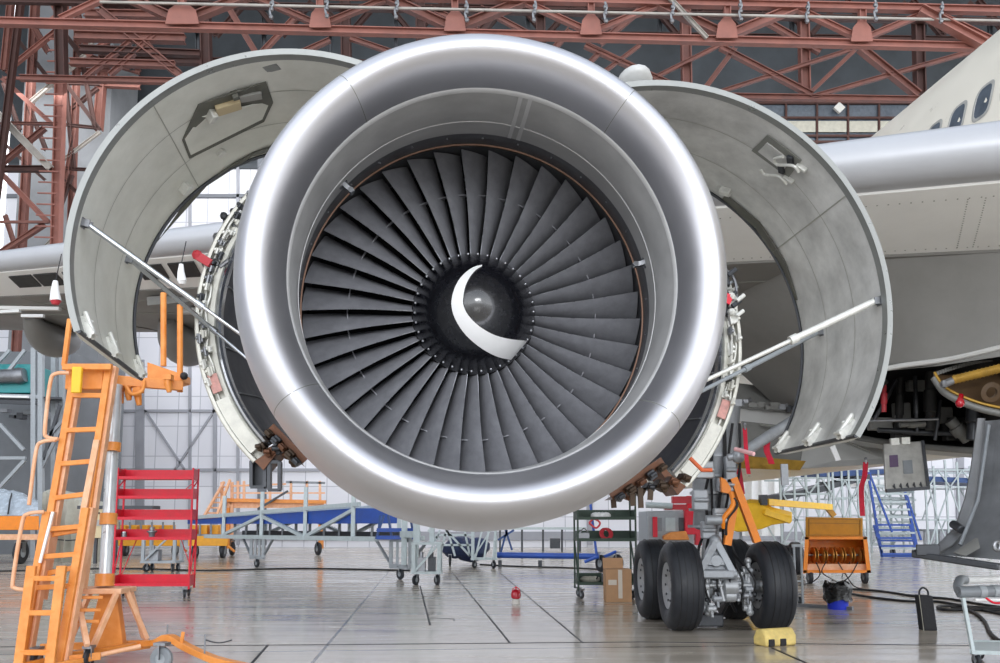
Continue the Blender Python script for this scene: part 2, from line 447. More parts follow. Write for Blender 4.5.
inner = [(482, 266.5), (476, 270), (470, 277), (465.5, 286), (463.5, 295), (463, 304), (466.5, 313), (473, 321), (482, 328.5), (495, 335.5), (511, 339.5), (527.5, 341)]
rows = []
for po, pi_ in zip(bez([(a, b, 0) for a, b in outer], 3), bez([(a, b, 0) for a, b in inner], 3)):
    row = []
    for k in range(6):
        q = po.lerp(pi_, k / 5); x, z = sp_pt(q.x, q.y); r = math.hypot(x, z)
        row.append(E(x, z, sp_s(min(r, .4205)) - .009))
    rows.append(row)
MB().grid(rows, .005, EA).build('spiral_mark', 'white', spin, label='white comma shaped spiral mark')
for k in range(38):
    th = 2 * PI * (k + .2) / 38; p = EP(.408, th, sp_s(.408)); n = (-EA * .86 + (ER * math.cos(th) + EU * math.sin(th)) * .5).normalized()
    m = MB(); m.tube([p - n * .002, p + n * .004, p + n * .008], [.0085, .008, .004], 8); m.build('bolt', 'bolt', spin)
# --- fan case behind the inlet
m = MB(); elathe(m, [(1.08, 1.40), (1.085, 1.30), (1.12, 1.27), (1.5, 1.26), (1.5, 1.31), (1.54, 1.31), (1.54, 1.26), (2.1, 1.24), (2.1, 1.30), (2.14, 1.30), (2.14, 1.22), (2.8, 1.10), (3.6, .95)], 96)
case = m.build('fan_case', 'duct_dark', eng, ang=40)
for k in range(26):
    th = 2 * PI * k / 26 + .05; m = MB(); s0 = random.uniform(1.15, 1.5); w = random.uniform(.05, .14)
    c = EP(1.29, th, s0 + .25); rad = ER * math.cos(th) + EU * math.sin(th); tg = ER * -math.sin(th) + EU * math.cos(th)
    m.box(c, (w, random.uniform(.1, .3), .06), x=tg, y=EA, z=rad); m.build('accessory_box', random.choice(['steel_dark', 'steel', 'gear_grey']), case, bevel=.006)
for r, s in ((1.30, 1.3), (1.29, 1.75), (1.285, 1.95)):
    MB().tube([EP(r, 2 * PI * k / 72, s) for k in range(72)], .014, 8, close=True).build('pipe', 'steel', case)

# --- fan cowl doors
class Door:
    def __init__(d, c0, R0, c1, R1, s0, s1):
        d.s0, d.s1 = s0, s1; d.f = []
        for (c, R, s) in ((c0, R0, s0), (c1, R1, s1)):
            x, z = Epx(*c, s); rr = []
            for a in ((90, 135, 180, 200) if c0[0] < 472 else (0, 45, 90, -33)):
                q = Epx(c[0] + R * math.cos(math.radians(a)), c[1] - R * math.sin(math.radians(a)), s); rr.append(math.hypot(q[0] - x, q[1] - z))
            d.f.append((x, z, sum(rr) / 4))
    def cr(d, t): a, b = d.f; return [a[i] + (b[i] - a[i]) * t for i in range(3)]
    def pt(d, th, t, off=0):
        x, z, R = d.cr(t); R += off
        return E(x + R * math.cos(th), z + R * math.sin(th), d.s0 + (d.s1 - d.s0) * t)
    def inv(d, px, py):
        best = None
        for k in range(-5, 206):
            t = k / 200; x, z, R = d.cr(t); qx, qz = Epx(px, py, d.s0 + (d.s1 - d.s0) * t)
            e = abs(math.hypot(qx - x, qz - z) - R)
            if best is None or e < best[0]: best = (e, math.atan2(qz - z, qx - x), t)
        return best[1], best[2]
    def px(d, px, py, off=0): th, t = d.inv(px, py); return d.pt(th, t, off)
    def nrm(d, th): return -(ER * math.cos(th) + EU * math.sin(th))
def make_door(D, a0, a1, mat, label, side):
    a0, a1 = math.radians(a0), math.radians(a1); NT, NS = 60, 10; TH = .055
    vs = []; fs = []
    for i in range(NT + 1):
        th = a0 + (a1 - a0) * i / NT
        for j in range(NS + 1): vs.append(D.pt(th, j / NS)) 
        for j in range(NS + 1): vs.append(D.pt(th, j / NS, TH if 0 < j < NS else TH * .6))
    W = 2 * (NS + 1)
    for i in range(NT):
        for j in range(NS):
            q = i * W + j; fs.append((q, q + 1, q + W + 1, q + W)); q += NS + 1; fs.append((q + 1, q, q + W, q + W + 1))
        q = i * W; fs.append((q, q + W, q + W + NS + 1, q + NS + 1)); q += NS; fs.append((q + W, q, q + NS + 1, q + W + NS + 1))
    for i in (0, NT):
        for j in range(NS):
            q = i * W + j; fs.append((q, q + 1, q + NS + 2, q + NS + 1))
    mb = MB(); mb.add(vs, fs); o = mb.build('fan_cowl_door', mat, eng, ang=45, label=label)
    # bright front rim: a flat band standing off the edge
    rows = []
    for i in range(NT + 1):
        th = a0 + (a1 - a0) * i / NT
        rows.append([D.pt(th, 0, -.004) - EA * .004, D.pt(th, 0, .04) - EA * .004, D.pt(th, .02, .046)])
    r2 = [[D.pt(a0 + (a1 - a0) * i / NT, .035, -.012), D.pt(a0 + (a1 - a0) * i / NT, 0, -.006) - EA * .008] for i in range(NT + 1)]
    m = MB(); m.grid(rows, .006, EA); m.grid(r2, .004, -EA); m.build('door_rim', 'cowl_rim', o, ang=50)
    # rear seal lip
    MB().tube([D.pt(a0 + (a1 - a0) * i / NT, .985, -.012) for i in range(NT + 1)], .014, 6).build('rear_seal', 'steel_dark', o)
    # frame lines on the inner skin
    for t in (.33, .66):
        rows = [[D.pt(a0 + (a1 - a0) * i / NT, t - .0025, -.003), D.pt(a0 + (a1 - a0) * i / NT, t + .0025, -.003)] for i in range(NT + 1)]
        MB().grid(rows).build('skin_joint', 'cowl_seam', o)
    te = a1 if D.f[0][0] < 0 else a0
    MB().tube([D.pt(te, k / 10, .01) + (ER * math.sin(te) * .0) for k in range(11)], .017, 8).build('lower_edge_rod', 'steel_dark', o)
    return o, a0, a1
def patch(D, o, name, mat, poly, off=-.006, th=.006):
    """thin plate on the inner skin of the door, outline given in photo pixels"""
    q = [D.inv(*p) for p in poly]; n = len(q)
    ct = sum(a for a, b in q) / n; cs = sum(b for a, b in q) / n
    m = MB(); vs = []
    for f in (1, .5):
        vs += [D.pt(ct + (a - ct) * f, cs + (b - cs) * f, off) for a, b in q]
    vs.append(D.pt(ct, cs, off)); vs += [D.pt(a, b, 0) for a, b in q]
    fs = [(i, (i + 1) % n, n + (i + 1) % n, n + i) for i in range(n)] + [(n + i, n + (i + 1) % n, 2 * n) for i in range(n)]
    fs += [(2 * n + 1 + i, 2 * n + 1 + (i + 1) % n, (i + 1) % n, i) for i in range(n)]
    m.add(vs, fs); return m.build(name, mat, o, ang=30)
def dbox(D, o, name, mat, px, py, size, rot=0, h=.05, bevel=.006):
    th, t = D.inv(px, py); n = D.nrm(th); tg = ER * -math.sin(th) + EU * math.cos(th)
    x = tg * math.cos(rot) + EA * math.sin(rot); y = EA * math.cos(rot) - tg * math.sin(rot)
    m = MB(); m.box(D.pt(th, t) + n * (h / 2 - .003), (size[0], size[1], h), x=x, y=y, z=n); return m.build(name, mat, o, bevel=bevel)
def hook(D, o, th, t, k=1.):
    n = D.nrm(th); tg = ER * -math.sin(th) + EU * math.cos(th)
    if D.f[0][0] > 0: tg = -tg          # tg points to the lower edge
    p = D.pt(th, t) + n * .012; m = MB()
    m.box(p - tg * .02 * k, (.17 * k, .085 * k, .02), x=tg, y=EA, z=n)
    for s in (-1, 1):
        q = p + EA * s * .026 * k
        m.prism([q - tg * .06 * k, q + tg * .08 * k, q + tg * .085 * k + n * .02 * k, q + tg * .03 * k + n * .05 * k, q - tg * .04 * k + n * .03 * k], EA * .014 * s)
    m.cyl(p + tg * .05 * k + n * .045 * k - EA * .05 * k, p + tg * .05 * k + n * .045 * k + EA * .05 * k, .014 * k, 10)
    m.tube([p - tg * .13 * k + n * .02, p + tg * .05 * k + n * .035 * k], .022 * k, 8)
    m.ball(p - tg * .13 * k + n * .02, .022 * k, 8)
    m.ball(p - tg * .06 * k + n * .03 + EA * .04 * k, .02 * k, 8)
    m.build('latch_hook', 'fit_white', o)
def rod(o, a, b, split, rf, rt, mat):
    a, b = Vector(a), Vector(b); c = a.lerp(b, split); d = (b - a).normalized()
    for _ in range(60):      # run on until the rod meets the fan case
        q = b - EC; 
        if math.hypot(q.dot(ER), q.dot(EU)) < 1.29: break
        b = b + d * .02
    m = MB(); m.tube([a, c], rf, 14); m.tube([c - d * .05, c + d * .01], rf * 1.35, 14); m.tube([c, b], rt, 12)
    r = m.build('hold_open_rod', mat, o)
    return r
DL = Door((295, 263), 219, (318, 322), 180, 1.36, 2.85)
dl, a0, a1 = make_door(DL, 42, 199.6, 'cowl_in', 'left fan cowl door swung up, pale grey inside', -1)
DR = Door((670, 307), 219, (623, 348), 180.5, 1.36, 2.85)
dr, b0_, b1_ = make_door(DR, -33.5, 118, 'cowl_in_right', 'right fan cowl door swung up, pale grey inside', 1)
for t in (.1, .46, .93): hook(DL, dl, a1 - .03, t, .85)
for t in (.12, .5, .92): hook(DR, dr, b0_ + .03, t, .95)
# left equipment bay
patch(DL, dl, 'bay_frame', 'recess', [(182, 140), (198, 104), (266, 81), (273, 102), (264, 121), (189, 158)], -.008)
patch(DL, dl, 'bay_step', 'cowl_in', [(184, 138), (199, 116), (262, 102), (268, 104), (262, 118), (190, 154)], -.012)
dbox(DL, dl, 'bay_bracket', 'fit_white', 209.5, 112, (.09, .05, .1), .9, .08)
dbox(DL, dl, 'bay_box', 'beige', 227, 104, (.19, .12, .05), -.1, .05)
dbox(DL, dl, 'bay_box', 'panel_grey', 250, 95, (.17, .1, .05), -.1, .03)
dbox(DL, dl, 'bay_bracket', 'recess', 234, 92, (.05, .05, .05), 0, .06)
dbox(DL, dl, 'wear_patch', 'cowl_rim', 272, 68, (.11, .09, .05), .3, .006)
dbox(DL, dl, 'clip', 'fit_white', 183, 186, (.09, .07, .05), .5, .07)
dbox(DL, dl, 'clip', 'fit_white', 220, 151, (.07, .05, .05), .5, .04)
patch(DL, dl, 'rear_strip', 'recess', [(160, 243), (205, 184), (252, 152), (300, 139), (296, 143), (252, 156), (208, 188), (165, 244)], -.006)
MB().tube([DL.pt(math.radians(132), k / 8, -.002) for k in range(9)], .004, 6).build('skin_joint', 'cowl_seam', dl)
# right equipment bay with dangling straps
patch(DR, dr, 'bay_frame', 'seam', [(752, 150), (768, 134), (802, 160), (789, 177)], -.01)
patch(DR, dr, 'bay_cover', 'cowl_in_right', [(759, 150), (768, 141), (792, 160), (784, 169)], -.018)
dbox(DR, dr, 'bay_bracket', 'steel_dark', 792, 158, (.05, .09, .05), .6, .04)
dbox(DR, dr, 'bay_bracket', 'steel_dark', 783, 167, (.05, .09, .05), .6, .04)
for pts in ([(787, 152), (778, 154), (781, 160), (797, 161), (803, 168)], [(764, 165), (769, 170), (783, 172), (791, 180)]):
    MB().tube(bez([DR.px(a, b, -.05) for a, b in pts], 5), .012, 8).build('strap', 'fit_white', dr)
dbox(DR, dr, 'latch_plate', 'fit_white', 803, 166, (.09, .03, .05), .3, .04); dbox(DR, dr, 'latch_plate', 'fit_white', 790, 178, (.09, .03, .05), .3, .04)
dbox(DR, dr, 'clip', 'fit_white', 727, 189, (.1, .06, .05), .6, .06)
patch(DR, dr, 'rear_strip', 'recess', [(726, 194), (760, 222), (786, 262), (798, 300), (793, 300), (780, 264), (755, 227), (722, 199)], -.006)
MB().tube([DR.pt(math.radians(33), k / 8, -.004) for k in range(9)], .004, 6).build('skin_joint', 'cowl_seam', dr)
# hold-open rods
rod(dl, DL.px(83, 223, -.03), P(292, 371, 6.2), .55, .020, .013, 'chrome')
rod(dl, DL.px(127, 259, -.03), P(292, 396, 6.35), .55, .018, .013, 'chrome')
rod(dr, DR.px(880, 301, -.04), P(672, 396, 6.2), .42, .026, .016, 'fit_white')
rod(dr, DR.px(822, 332, -.03), P(660, 412, 6.35), .50, .02, .016, 'grey_paint')
for D, o, a, b in ((DL, dl, 83, 223), (DL, dl, 127, 259), (DR, dr, 880, 301), (DR, dr, 822, 332)):
    th, t = D.inv(a, b); n = D.nrm(th); p = D.pt(th, t); m = MB()
    tg = ER * -math.sin(th) + EU * math.cos(th)
    for s in (-1, 1): m.box(p + n * .02 + EA * s * .025, (.05, .012, .07), x=tg, y=EA, z=n)
    m.box(p, (.07, .07, .014), x=tg, y=EA, z=n); m.build('rod_bracket', 'steel', o)
# --- thrust reverser halves
def circ3(p, q, r):
    ax, ay = p; bx, by = q; cx_, cy_ = r; d = 2 * (ax * (by - cy_) + bx * (cy_ - ay) + cx_ * (ay - by))
    ux = ((ax * ax + ay * ay) * (by - cy_) + (bx * bx + by * by) * (cy_ - ay) + (cx_ * cx_ + cy_ * cy_) * (ay - by)) / d
    uy = ((ax * ax + ay * ay) * (cx_ - bx) + (bx * bx + by * by) * (ax - cx_) + (cx_ * cx_ + cy_ * cy_) * (bx - ax)) / d
    return ux, uy, math.hypot(ax - ux, ay - uy)
SD = 2.3
def duct(pts, up_deg, label, side):
    q = [Epx(*p, SD) for p in pts]; cx_, cz, R = circ3(*q)
    th_b = math.atan2(q[2][1] - cz, q[2][0] - cx_); th_t = math.radians(up_deg)
    if side < 0 and th_b < 0: th_b += 2 * PI
    def A(r, th, s): return E(cx_ + r * math.cos(th), cz + r * math.sin(th), s)
    N = 40; TH = [th_b + (th_t - th_b) * k / N for k in range(N + 1)]
    def sweep(prof, mat, name, par, lab=None, lo=0, hi=N):
        rows = [[A(r, th, s) for (s, r) in prof] for th in TH[lo:hi + 1]]
        m = MB(); m.grid(rows); return m.build(name, mat, par, ang=35, label=lab)
    o = sweep([(SD + 1.3, R - .02), (SD + .3, R + .02), (SD, R), (SD - .02, R - .012), (SD - .02, R - .035), (SD, R - .03), (SD + .05, R - .04), (SD + .05, R - .115), (SD - .01, R - .12), (SD - .02, R - .155), (SD + .02, R - .165)], 'duct_white', 'thrust_reverser_half', eng, label)
    sweep([(SD + .0, R - .163), (SD - .03, R - .172), (SD - .04, R - .19), (SD - .03, R - .208), (SD + .03, R - .216)], 'chrome', 'seal_ring', o, 'bright metal seal ring')
    sweep([(SD + .02, R - .214), (SD + .5, R - .27), (SD + 1.25, R - .31)], 'duct_dark', 'duct_wall', o, 'dark slate duct wall')
    for f in (.18, .32, .5, .7):
        th = TH[0] + (TH[-1] - TH[0]) * f; MB().tube([A(R - .222, th, SD + .04), A(R - .277, th, SD + .5), A(R - .315, th, SD + 1.2)], .006, 6).build('duct_joint', 'grey_mid', o)
    rnd = random.Random(5 + side)
    # pipes and fittings on the front flange
    for rr, a, b in ((.055, .08, .95), (.09, .2, .8)):
        th = [TH[0] + (TH[-1] - TH[0]) * (a + (b - a) * k / 30) for k in range(31)]
        MB().tube([A(R - rr + .012 * math.sin(k * 1.3), t, SD + .02 + .012 * math.sin(k * .9)) for k, t in enumerate(th)], .011, 8).build('pipe', 'fit_white' if rr < .1 else 'steel', o)
    for k in range(34):
        f = .24 + .74 * k / 34 + rnd.uniform(-.012, .012); th = TH[0] + (TH[-1] - TH[0]) * f
        rad = ER * math.cos(th) + EU * math.sin(th); tg = ER * -math.sin(th) + EU * math.cos(th); m = MB()
        c = A(R - rnd.choice([.045, .075, .11]), th, SD - .005); w = rnd.uniform(.03, .075); hh = rnd.uniform(.025, .055)
        m.box(c, (w, hh, rnd.uniform(.04, .08)), x=tg, y=rad, z=EA)
        m.cyl(c - tg * w * .4 - EA * .05, c + tg * w * .7 - EA * .05, .012, 8); m.ball(c - EA * .04 + rad * .02, .018, 6)
        m.build('fitting', rnd.choice(['fit_white', 'fit_white', 'steel', 'steel_dark', 'duct_white']), o, bevel=.004)
    # cover plate with faded red wording block, lower third
    th = TH[0] + (TH[-1] - TH[0]) * .17
    for f, mt, nm in ((.14, 'duct_white', 'cover_plate'),):
        rows = [[A(R - .04, TH[0] + (TH[-1] - TH[0]) * (f - .12 + .16 * k / 8), SD - .024), A(R - .145, TH[0] + (TH[-1] - TH[0]) * (f - .12 + .16 * k / 8), SD - .03)] for k in range(9)]
        MB().grid(rows, .01, EA).build(nm, mt, o)
    rows = [[A(R - .045, TH[0] + (TH[-1] - TH[0]) * (.20 + .05 * k / 4), SD - .026), A(R - .12, TH[0] + (TH[-1] - TH[0]) * (.20 + .05 * k / 4), SD - .03)] for k in range(5)]
    MB().grid(rows, .008, EA).build('warning_patch', 'warn_pink', o)
    # copper coloured lower latch beam
    th = TH[0]; rad = ER * math.cos(th) + EU * math.sin(th); tg = (ER * -math.sin(th) + EU * math.cos(th)) * (1 if side < 0 else -1)
    rows = []
    for k in range(9):
        a = k / 8; c = A(R - .02 - .30 * a, th, SD)
        rows.append([c - EA * .02 + tg * .02 * math.sin(PI * a), c + tg * (.10 - .04 * a) - EA * .03, c + tg * (.12 - .02 * a) + EA * .25, c + EA * .5])
    MB().grid(rows, .02, EA).build('latch_beam', 'brown', o, ang=30, label='copper brown latch beam')
    return o, A, R, TH, tg, rad
du, A1, R1, T1, g1, r1_ = duct([(222, 225), (194.6, 331), (253, 463)], 112, 'left thrust reverser half ajar, pipes along its flange', -1)
du2, A2, R2, T2, g2, r2_ = duct([(730, 281), (741, 370), (687, 488)], 68, 'right thrust reverser half ajar, pipes along its flange', 1)
# lower latch blocks and the open latch handles hanging from the left half
def lugs(o, pts, D, mats, sz):
    for i, (a, b) in enumerate(pts):
        m = MB(); c = P(a, b, D + .05 * i); z = sz * (0.8 + .3 * ((i * 7) % 3) / 2)
        m.box(c, (z, .16, z * .8), x=(1, 0, .5 if a < 470 else -.5), y=EA, z=(-.5 if a < 470 else .5, 0, 1))
        m.cyl(c - EA * .12 + ER * z * .2, c - EA * .12 - ER * z * .5, z * .25, 10); m.ball(c - EA * .1 - EU * z * .3, z * .3, 8)
        m.build('latch_block', mats[i % len(mats)], o, bevel=.008)
lugs(du, [(262, 447), (271, 452), (280, 449), (289, 455), (296, 462)], 6.75, ['brown_dark', 'brown', 'steel_dark', 'brown'], .085)
lugs(du2, [(684, 478), (672, 482), (661, 486), (649, 487), (638, 491), (626, 494), (617, 497)], 6.75, ['brown_dark', 'brown', 'brown_dark', 'steel_dark'], .085)
def arch(o, p0, p1, w):    # curved brown beam along the bottom between duct and lip
    a, b = P(*p0, 6.72), P(*p1, 6.6); n = (b - a).normalized(); rows = []
    dn = n.cross(EA).normalized()
    if dn.z > 0: dn = -dn
    for k in range(9):
        t = k / 8; c = a.lerp(b, t); rows.append([c - dn * w * .5, c + dn * w * (.15 + .2 * math.sin(PI * t)), c + dn * w * .3 + EA * .3])
    MB().grid(rows, .03, EA).build('lower_beam', 'brown', o, ang=30)
    for k in range(5):
        c = a.lerp(b, .1 + .2 * k) + dn * w * .25; m = MB(); m.box(c - EA * .02, (.07, .09, .05 + .02 * (k % 2)), x=n, y=EA, z=dn); m.cyl(c - EA * .09 - n * .03, c - EA * .09 + n * .03, .018, 8); m.build('beam_lug', ['brown_dark', 'steel_dark', 'brown'][k % 3], o, bevel=.006)
arch(du, (269, 428), (303, 463), .10); arch(du2, (664, 462), (612, 498), .09)
for x0, x1, y0, y1 in ((252, 265.5, 461, 487), (269.5, 280, 462, 490)):
    m = MB(); a, b, c, d = P(x0, y0, 6.8), P(x1, y0, 6.8), P(x1, y1, 6.8), P(x0, y1, 6.8)
    for p, q in ((a, b), (b, c), (c, d), (d, a)): m.beam(p, q, .025, .10, up=EA)
    if x0 < 260: m.grid([[a + EA * .05, b + EA * .05], [d + EA * .05, c + EA * .05]], .01, EA)
    m.build('latch_handle', 'steel_dark', du)
for pts in ([(613, 497), (614, 508)], [(632, 494), (633, 506)], [(640, 488), (641, 508)], [(651, 486), (650, 500)]):
    MB().beam(P(*pts[0], 6.8), P(*pts[1], 6.8), .04, .03).build('latch_handle', 'brown_dark', du2)
# cluster of fittings at the upper ends of both halves
rnd = random.Random(11)
for o, pts, D in ((du, [(228, 222), (236, 216), (229, 234), (238, 230), (222, 244), (231, 246), (238, 241), (217, 256), (226, 262), (235, 258), (233, 268), (222, 270)], 6.75), (du2, [(726, 286), (730, 292), (727, 299), (733, 303), (728, 309), (724, 278), (727, 316), (733, 318)], 6.85)):
    for i, (a, b) in enumerate(pts):
        m = MB(); c = P(a, b, D + rnd.uniform(-.08, .08)); w = rnd.uniform(.05, .09)
        m.box(c, (w, w * .8, w * 1.3), x=(1, .3, rnd.uniform(-.6, .6)), z=(rnd.uniform(-.6, .6), 0, 1))
        m.tube([c - EA * w, c + Vector((w * .9, -w, w * .6))], w * .22, 8); m.ball(c + Vector((-w * .3, -w * .6, w * .5)), w * .45, 8)
        m.build('fitting', rnd.choice(['fit_white', 'steel', 'fit_white', 'grey_paint', 'steel_dark']), o, bevel=.005)
MB().tube(bez([P(x, y, 6.7) for x, y in ((243, 209), (232, 219), (222, 232), (213, 249), (207, 266))], 5), .02, 8).build('pipe', 'chrome', du)
MB().tube(bez([P(x, y, 6.8) for x, y in ((722, 268), (731, 274), (736, 285), (736, 300), (731, 308))], 5), .012, 8).build('pipe', 'steel', du2)
m = MB(); m.beam(P(198, 256, 6.6), P(211, 264, 6.6), .065, .05, up=EA); m.ball(P(197, 255, 6.6), .042, 8); m.build('red_lock_handle', 'red_soft', du)
m = MB(); m.beam(P(725, 303, 6.75), P(729, 295, 6.75), .07, .05, up=EA); m.build('red_lock_handle', 'red', du2)
m = MB(); m.tube([P(735, 449, 6.6), P(754, 454, 6.45)], .016, 8); m.build('locking_pin', 'pink_pin', du2)
m = MB(); m.tube([P(690, 458, 6.5), P(702, 470, 6.5), P(712, 470, 6.5)], .016, 8); m.build('orange_strap', 'orange_strap', du2)
pbr('clad_pale', '#c9ccd2', .6, 0, .1, .3); pbr('concrete_dark', '#74787d', .8, 0, .2, .5)
pbr('wing_pale', '#f0f0ee', .38, .0, .04, 1.5)
def lit(name, col, st):
    m = bpy.data.materials.new(name); m.use_nodes = True; b = m.node_tree.nodes['Principled BSDF']
    b.inputs['Emission Color'].default_value = (*hexc(col), 1); b.inputs['Emission Strength'].default_value = st
    b.inputs['Base Color'].default_value = (*hexc(col), 1); M[name] = m; return m
pbr('amber_bed', '#e8a32c', .45, 0, .1, 5); pbr('amber_dark', '#a06f18', .45); pbr('brass', '#e2a552', .35, .6, .2, 9)
lit('lit_glass', '#f2f4fa', 1.3)
pbr('belly_brown', '#5a4632', .5, .1, .25, 6); pbr('door_grey', '#75777a', .5, .15, .25, 2.5)
# ================================================================ SETTING
m = MB(); m.box((0, 0, -.05), (150, 106, .1)); struct(m.build('floor', 'floor'))
def fl(px, py, dz=.004): p = G(px, py); p.z = dz; return p
ns = 1
for seg, wd in (([(452, 572), (510, 643)], .025), ([(500, 573), (583, 643)], .022), ([(420, 586), (430, 625)], .03), ([(430, 618), (454, 619), (454, 621)], .02),
                ([(0, 647), (300, 645), (640, 642), (1000, 646)], .03), ([(252, 663), (268, 645)], .03), ([(772, 648), (806, 663)], .03)):
    m = MB()
    for a, b in zip(seg, seg[1:]):
        m.beam(fl(*a, -.003), fl(*b, -.003), wd, .014)
    struct(m.build('trim_%d' % ns, 'cable')); ns += 1
YW = 50.0
m = MB(); m.box((0, YW + .15, 11.4), (150, .3, 22.8)); struct(m.build('wall_back', 'wall_panels'))
m = MB(); m.box((0, YW + 1.4, 31), (150, .3, 17)); m.box((0, YW + .7, 22.7), (150, 1.6, .3)); struct(m.build('wall_upper', 'dark_clad'))
m = MB(); m.box((-48, 25, 20), (.4, 60, 40)); struct(m.build('wall_left', 'clad_pale'))
m = MB(); m.box((0, 39, 39.6), (150, 27, .4)); struct(m.build('ceiling', 'dark_clad'))
# concrete stair tower behind the steel mast, left
c0 = P(8, 260, 46); c1 = P(112, 0, 46)
m = MB(); m.box(((c0.x + c1.x) / 2, 48.2, 18.5), (c1.x - c0.x, 3.4, 37)); struct(m.build('wall_tower', 'concrete'))
for x0, x1 in ((1, 9),):
    a, b = P(x0, 200, 46), P(x1, 0, 46); m = MB(); m.box(((a.x + b.x) / 2, 46.4, 25), (b.x - a.x, .1, 22)); struct(m.build('window_1', 'lit_glass'))
# columns, rails and braces of the big sliding door
wall_bits = [((140, 360), (140, 545), .5, 'clad_line'), ((262, 150), (262, 545), .5, 'clad_dark'), ((215, 380), (215, 545), .22, 'clad_line'), ((238, 150), (238, 545), .15, 'clad_line'), ((190, 150), (190, 545), .15, 'clad_line'),
             ((0, 411), (1000, 411), .16, 'clad_line'), ((0, 470), (1000, 470), .18, 'clad_line'), ((0, 196), (1000, 196), .2, 'clad_dark'), ((780, 411), (780, 545), .4, 'clad_line'),
             ((145, 410), (185, 470), .12, 'clad_line'), ((215, 410), (175, 470), .12, 'clad_line'), ((0, 536), (1000, 536), .5, 'clad_line'), ((700, 440), (700, 545), .4, 'clad_line'),
             ((60, 330), (60, 545), .5, 'clad_dark'), ((100, 330), (100, 545), .4, 'clad_dark'), ((960, 440), (960, 545), .4, 'clad_line'), ((590, 500), (590, 545), .3, 'clad_line')]
for a, b, w_, mt in wall_bits:
    m = MB(); m.beam(P(*a, YW - .05), P(*b, YW - .05), w_, .14, up=(0, 1, 0)); struct(m.build('trim_%d' % ns, mt)); ns += 1
# glazed strip low on the upper wall, right
wr = struct(MB().grid([[P(590, 147, YW + 1.1), P(960, 147, YW + 1.1)], [P(590, 105, YW + 1.1), P(960, 105, YW + 1.1)]], .05, (0, 1, 0)).build('window_2', 'win_glass'))
for k in range(12):
    x = 600 + 31 * k; MB().beam(P(x, 147, YW + 1), P(x, 103, YW + 1), .12).build('mullion', 'rust_dark', wr)
for y in (103, 118, 136, 142): MB().beam(P(590, y, YW + 1), P(960, y, YW + 1), .14).build('mullion', 'rust_dark', wr)
for k in range(11):
    a = 601.5 + 31 * k; MB().grid([[P(a, 132, YW + .95), P(a + 28, 132, YW + .95)], [P(a, 121, YW + .95), P(a + 28, 121, YW + .95)]], .03, (0, 1, 0)).build('pane', random.choice(['canvas', 'canvas', 'panel_grey']), wr)
m = MB(); p = P(839, 108, YW + .7); m.box(p, (.5, .2, .5), x=(1, 0, 1), z=(-1, 0, 1)); m.build('lamp', 'fit_white', wr)
# ---- roof girders
def seg_members(root, segs, D, gus=()):
    for (x0, y0, x1, y1, w_, nm, mt, dd) in segs:
        f = lambda x: D + 1.4 * x / 1000 + dd
        a, b = P(x0, y0, f(x0)), P(x1, y1, f(x1))
        n = (b - a).normalized(); k = f(x0) / F * w_
        m = MB(); up = Vector((0, 1, 0)); sd = n.cross(up).normalized()
        if k > .12:      # I section: two flanges and a web
            m.beam(a + sd * k * .43, b + sd * k * .43, k * 1.0, k * .14, up=up.cross(n).cross(n) if False else sd)
            m.beam(a - sd * k * .43, b - sd * k * .43, k * 1.0, k * .14, up=sd)
            m.beam(a, b, k * .2, k * .8, up=sd)
        else: m.beam(a, b, k, k, up=up)
        m.build(nm, mt, root, smooth=False)
    for (pts, mt, dd) in gus:
        q = [P(x, y, D + 1.4 * x / 1000 + dd) for x, y in pts]
        MB().prism(q, (0, .06, 0)).build('gusset_plate', mt, root, smooth=False)
tr = thing('ceiling_truss', P(500, -60, 30), 'rust red steel roof girder nearest the engine', 'roof truss'); del tr['category']; struct(tr)
segs = [(-40, 21, 1010, 48, 8, 'bottom_chord', 'rust_light', 0), (-40, -14, 1060, 12, 8, 'top_chord', 'rust_light', 0), (100, 2, 1060, 22, 2.2, 'cable_rail', 'pale_beam', -.4)]
for x in (182, 320, 455, 591, 727, 862):
    y = 21.5 + (x + 40) * 27 / 1050
    segs += [(x, y - 3, x, y - 36, 7, 'post', 'rust_light', 0)]
for x0, x1 in ((182, 250), (320, 250), (455, 388), (320, 388), (455, 523), (591, 523), (591, 659), (727, 659), (727, 795), (862, 795), (862, 930), (998, 930), (182, 115), (60, 118)):
    y = 19.5 + (x0 + 40) * 27 / 1050; y1 = -14 + (x1 + 40) * 26 / 1100
    big = x0 in (455, 182, 727)
    segs.append((x0, y - 3, x1, y1 + 2, 9 if big else 6, 'diagonal', 'rust' if not (x0 + x1) % 3 else 'rust_light', .1))
segs += [(666, -6, 707, 38, 4, 'diagonal', 'pale_beam', -.2), (920, 10, 985, 45, 10, 'diagonal', 'rust_light', -.3)]
gus = []
for i, x in enumerate((182, 320, 455, 591, 727, 862)):
    y = 18 + (x + 40) * 27 / 1050; w_ = 17 if i == 0 else 11
    gus.append(([(x - w_, y), (x + w_, y), (x + w_ * .8, y - 14), (x + w_ * .35, y - 20), (x - w_ * .35, y - 20), (x - w_ * .8, y - 14)], 'rust_light', -.25))
seg_members(tr, segs, 30, gus)
t2 = thing('ceiling_truss', P(500, 0, 36), 'darker rust red girder behind, braced with crosses', 'roof truss'); del t2['category']; struct(t2)
segs = [(75, 36, 185, 39, 9, 'deck_beam', 'rust', 0), (80, 49, 200, 54, 7, 'deck_beam', 'rust_dark', 0), (70, 62, 175, 65, 7, 'deck_beam', 'rust', 0), (85, 14, 200, 16, 8, 'deck_beam', 'rust', .2), (20, 78, 480, 88, 6, 'bottom_chord', 'rust', 0), (440, 92, 1010, 101, 6, 'bottom_chord', 'rust', 0), (-20, 0, 1010, 22, 6, 'top_chord', 'rust_dark', 0)]
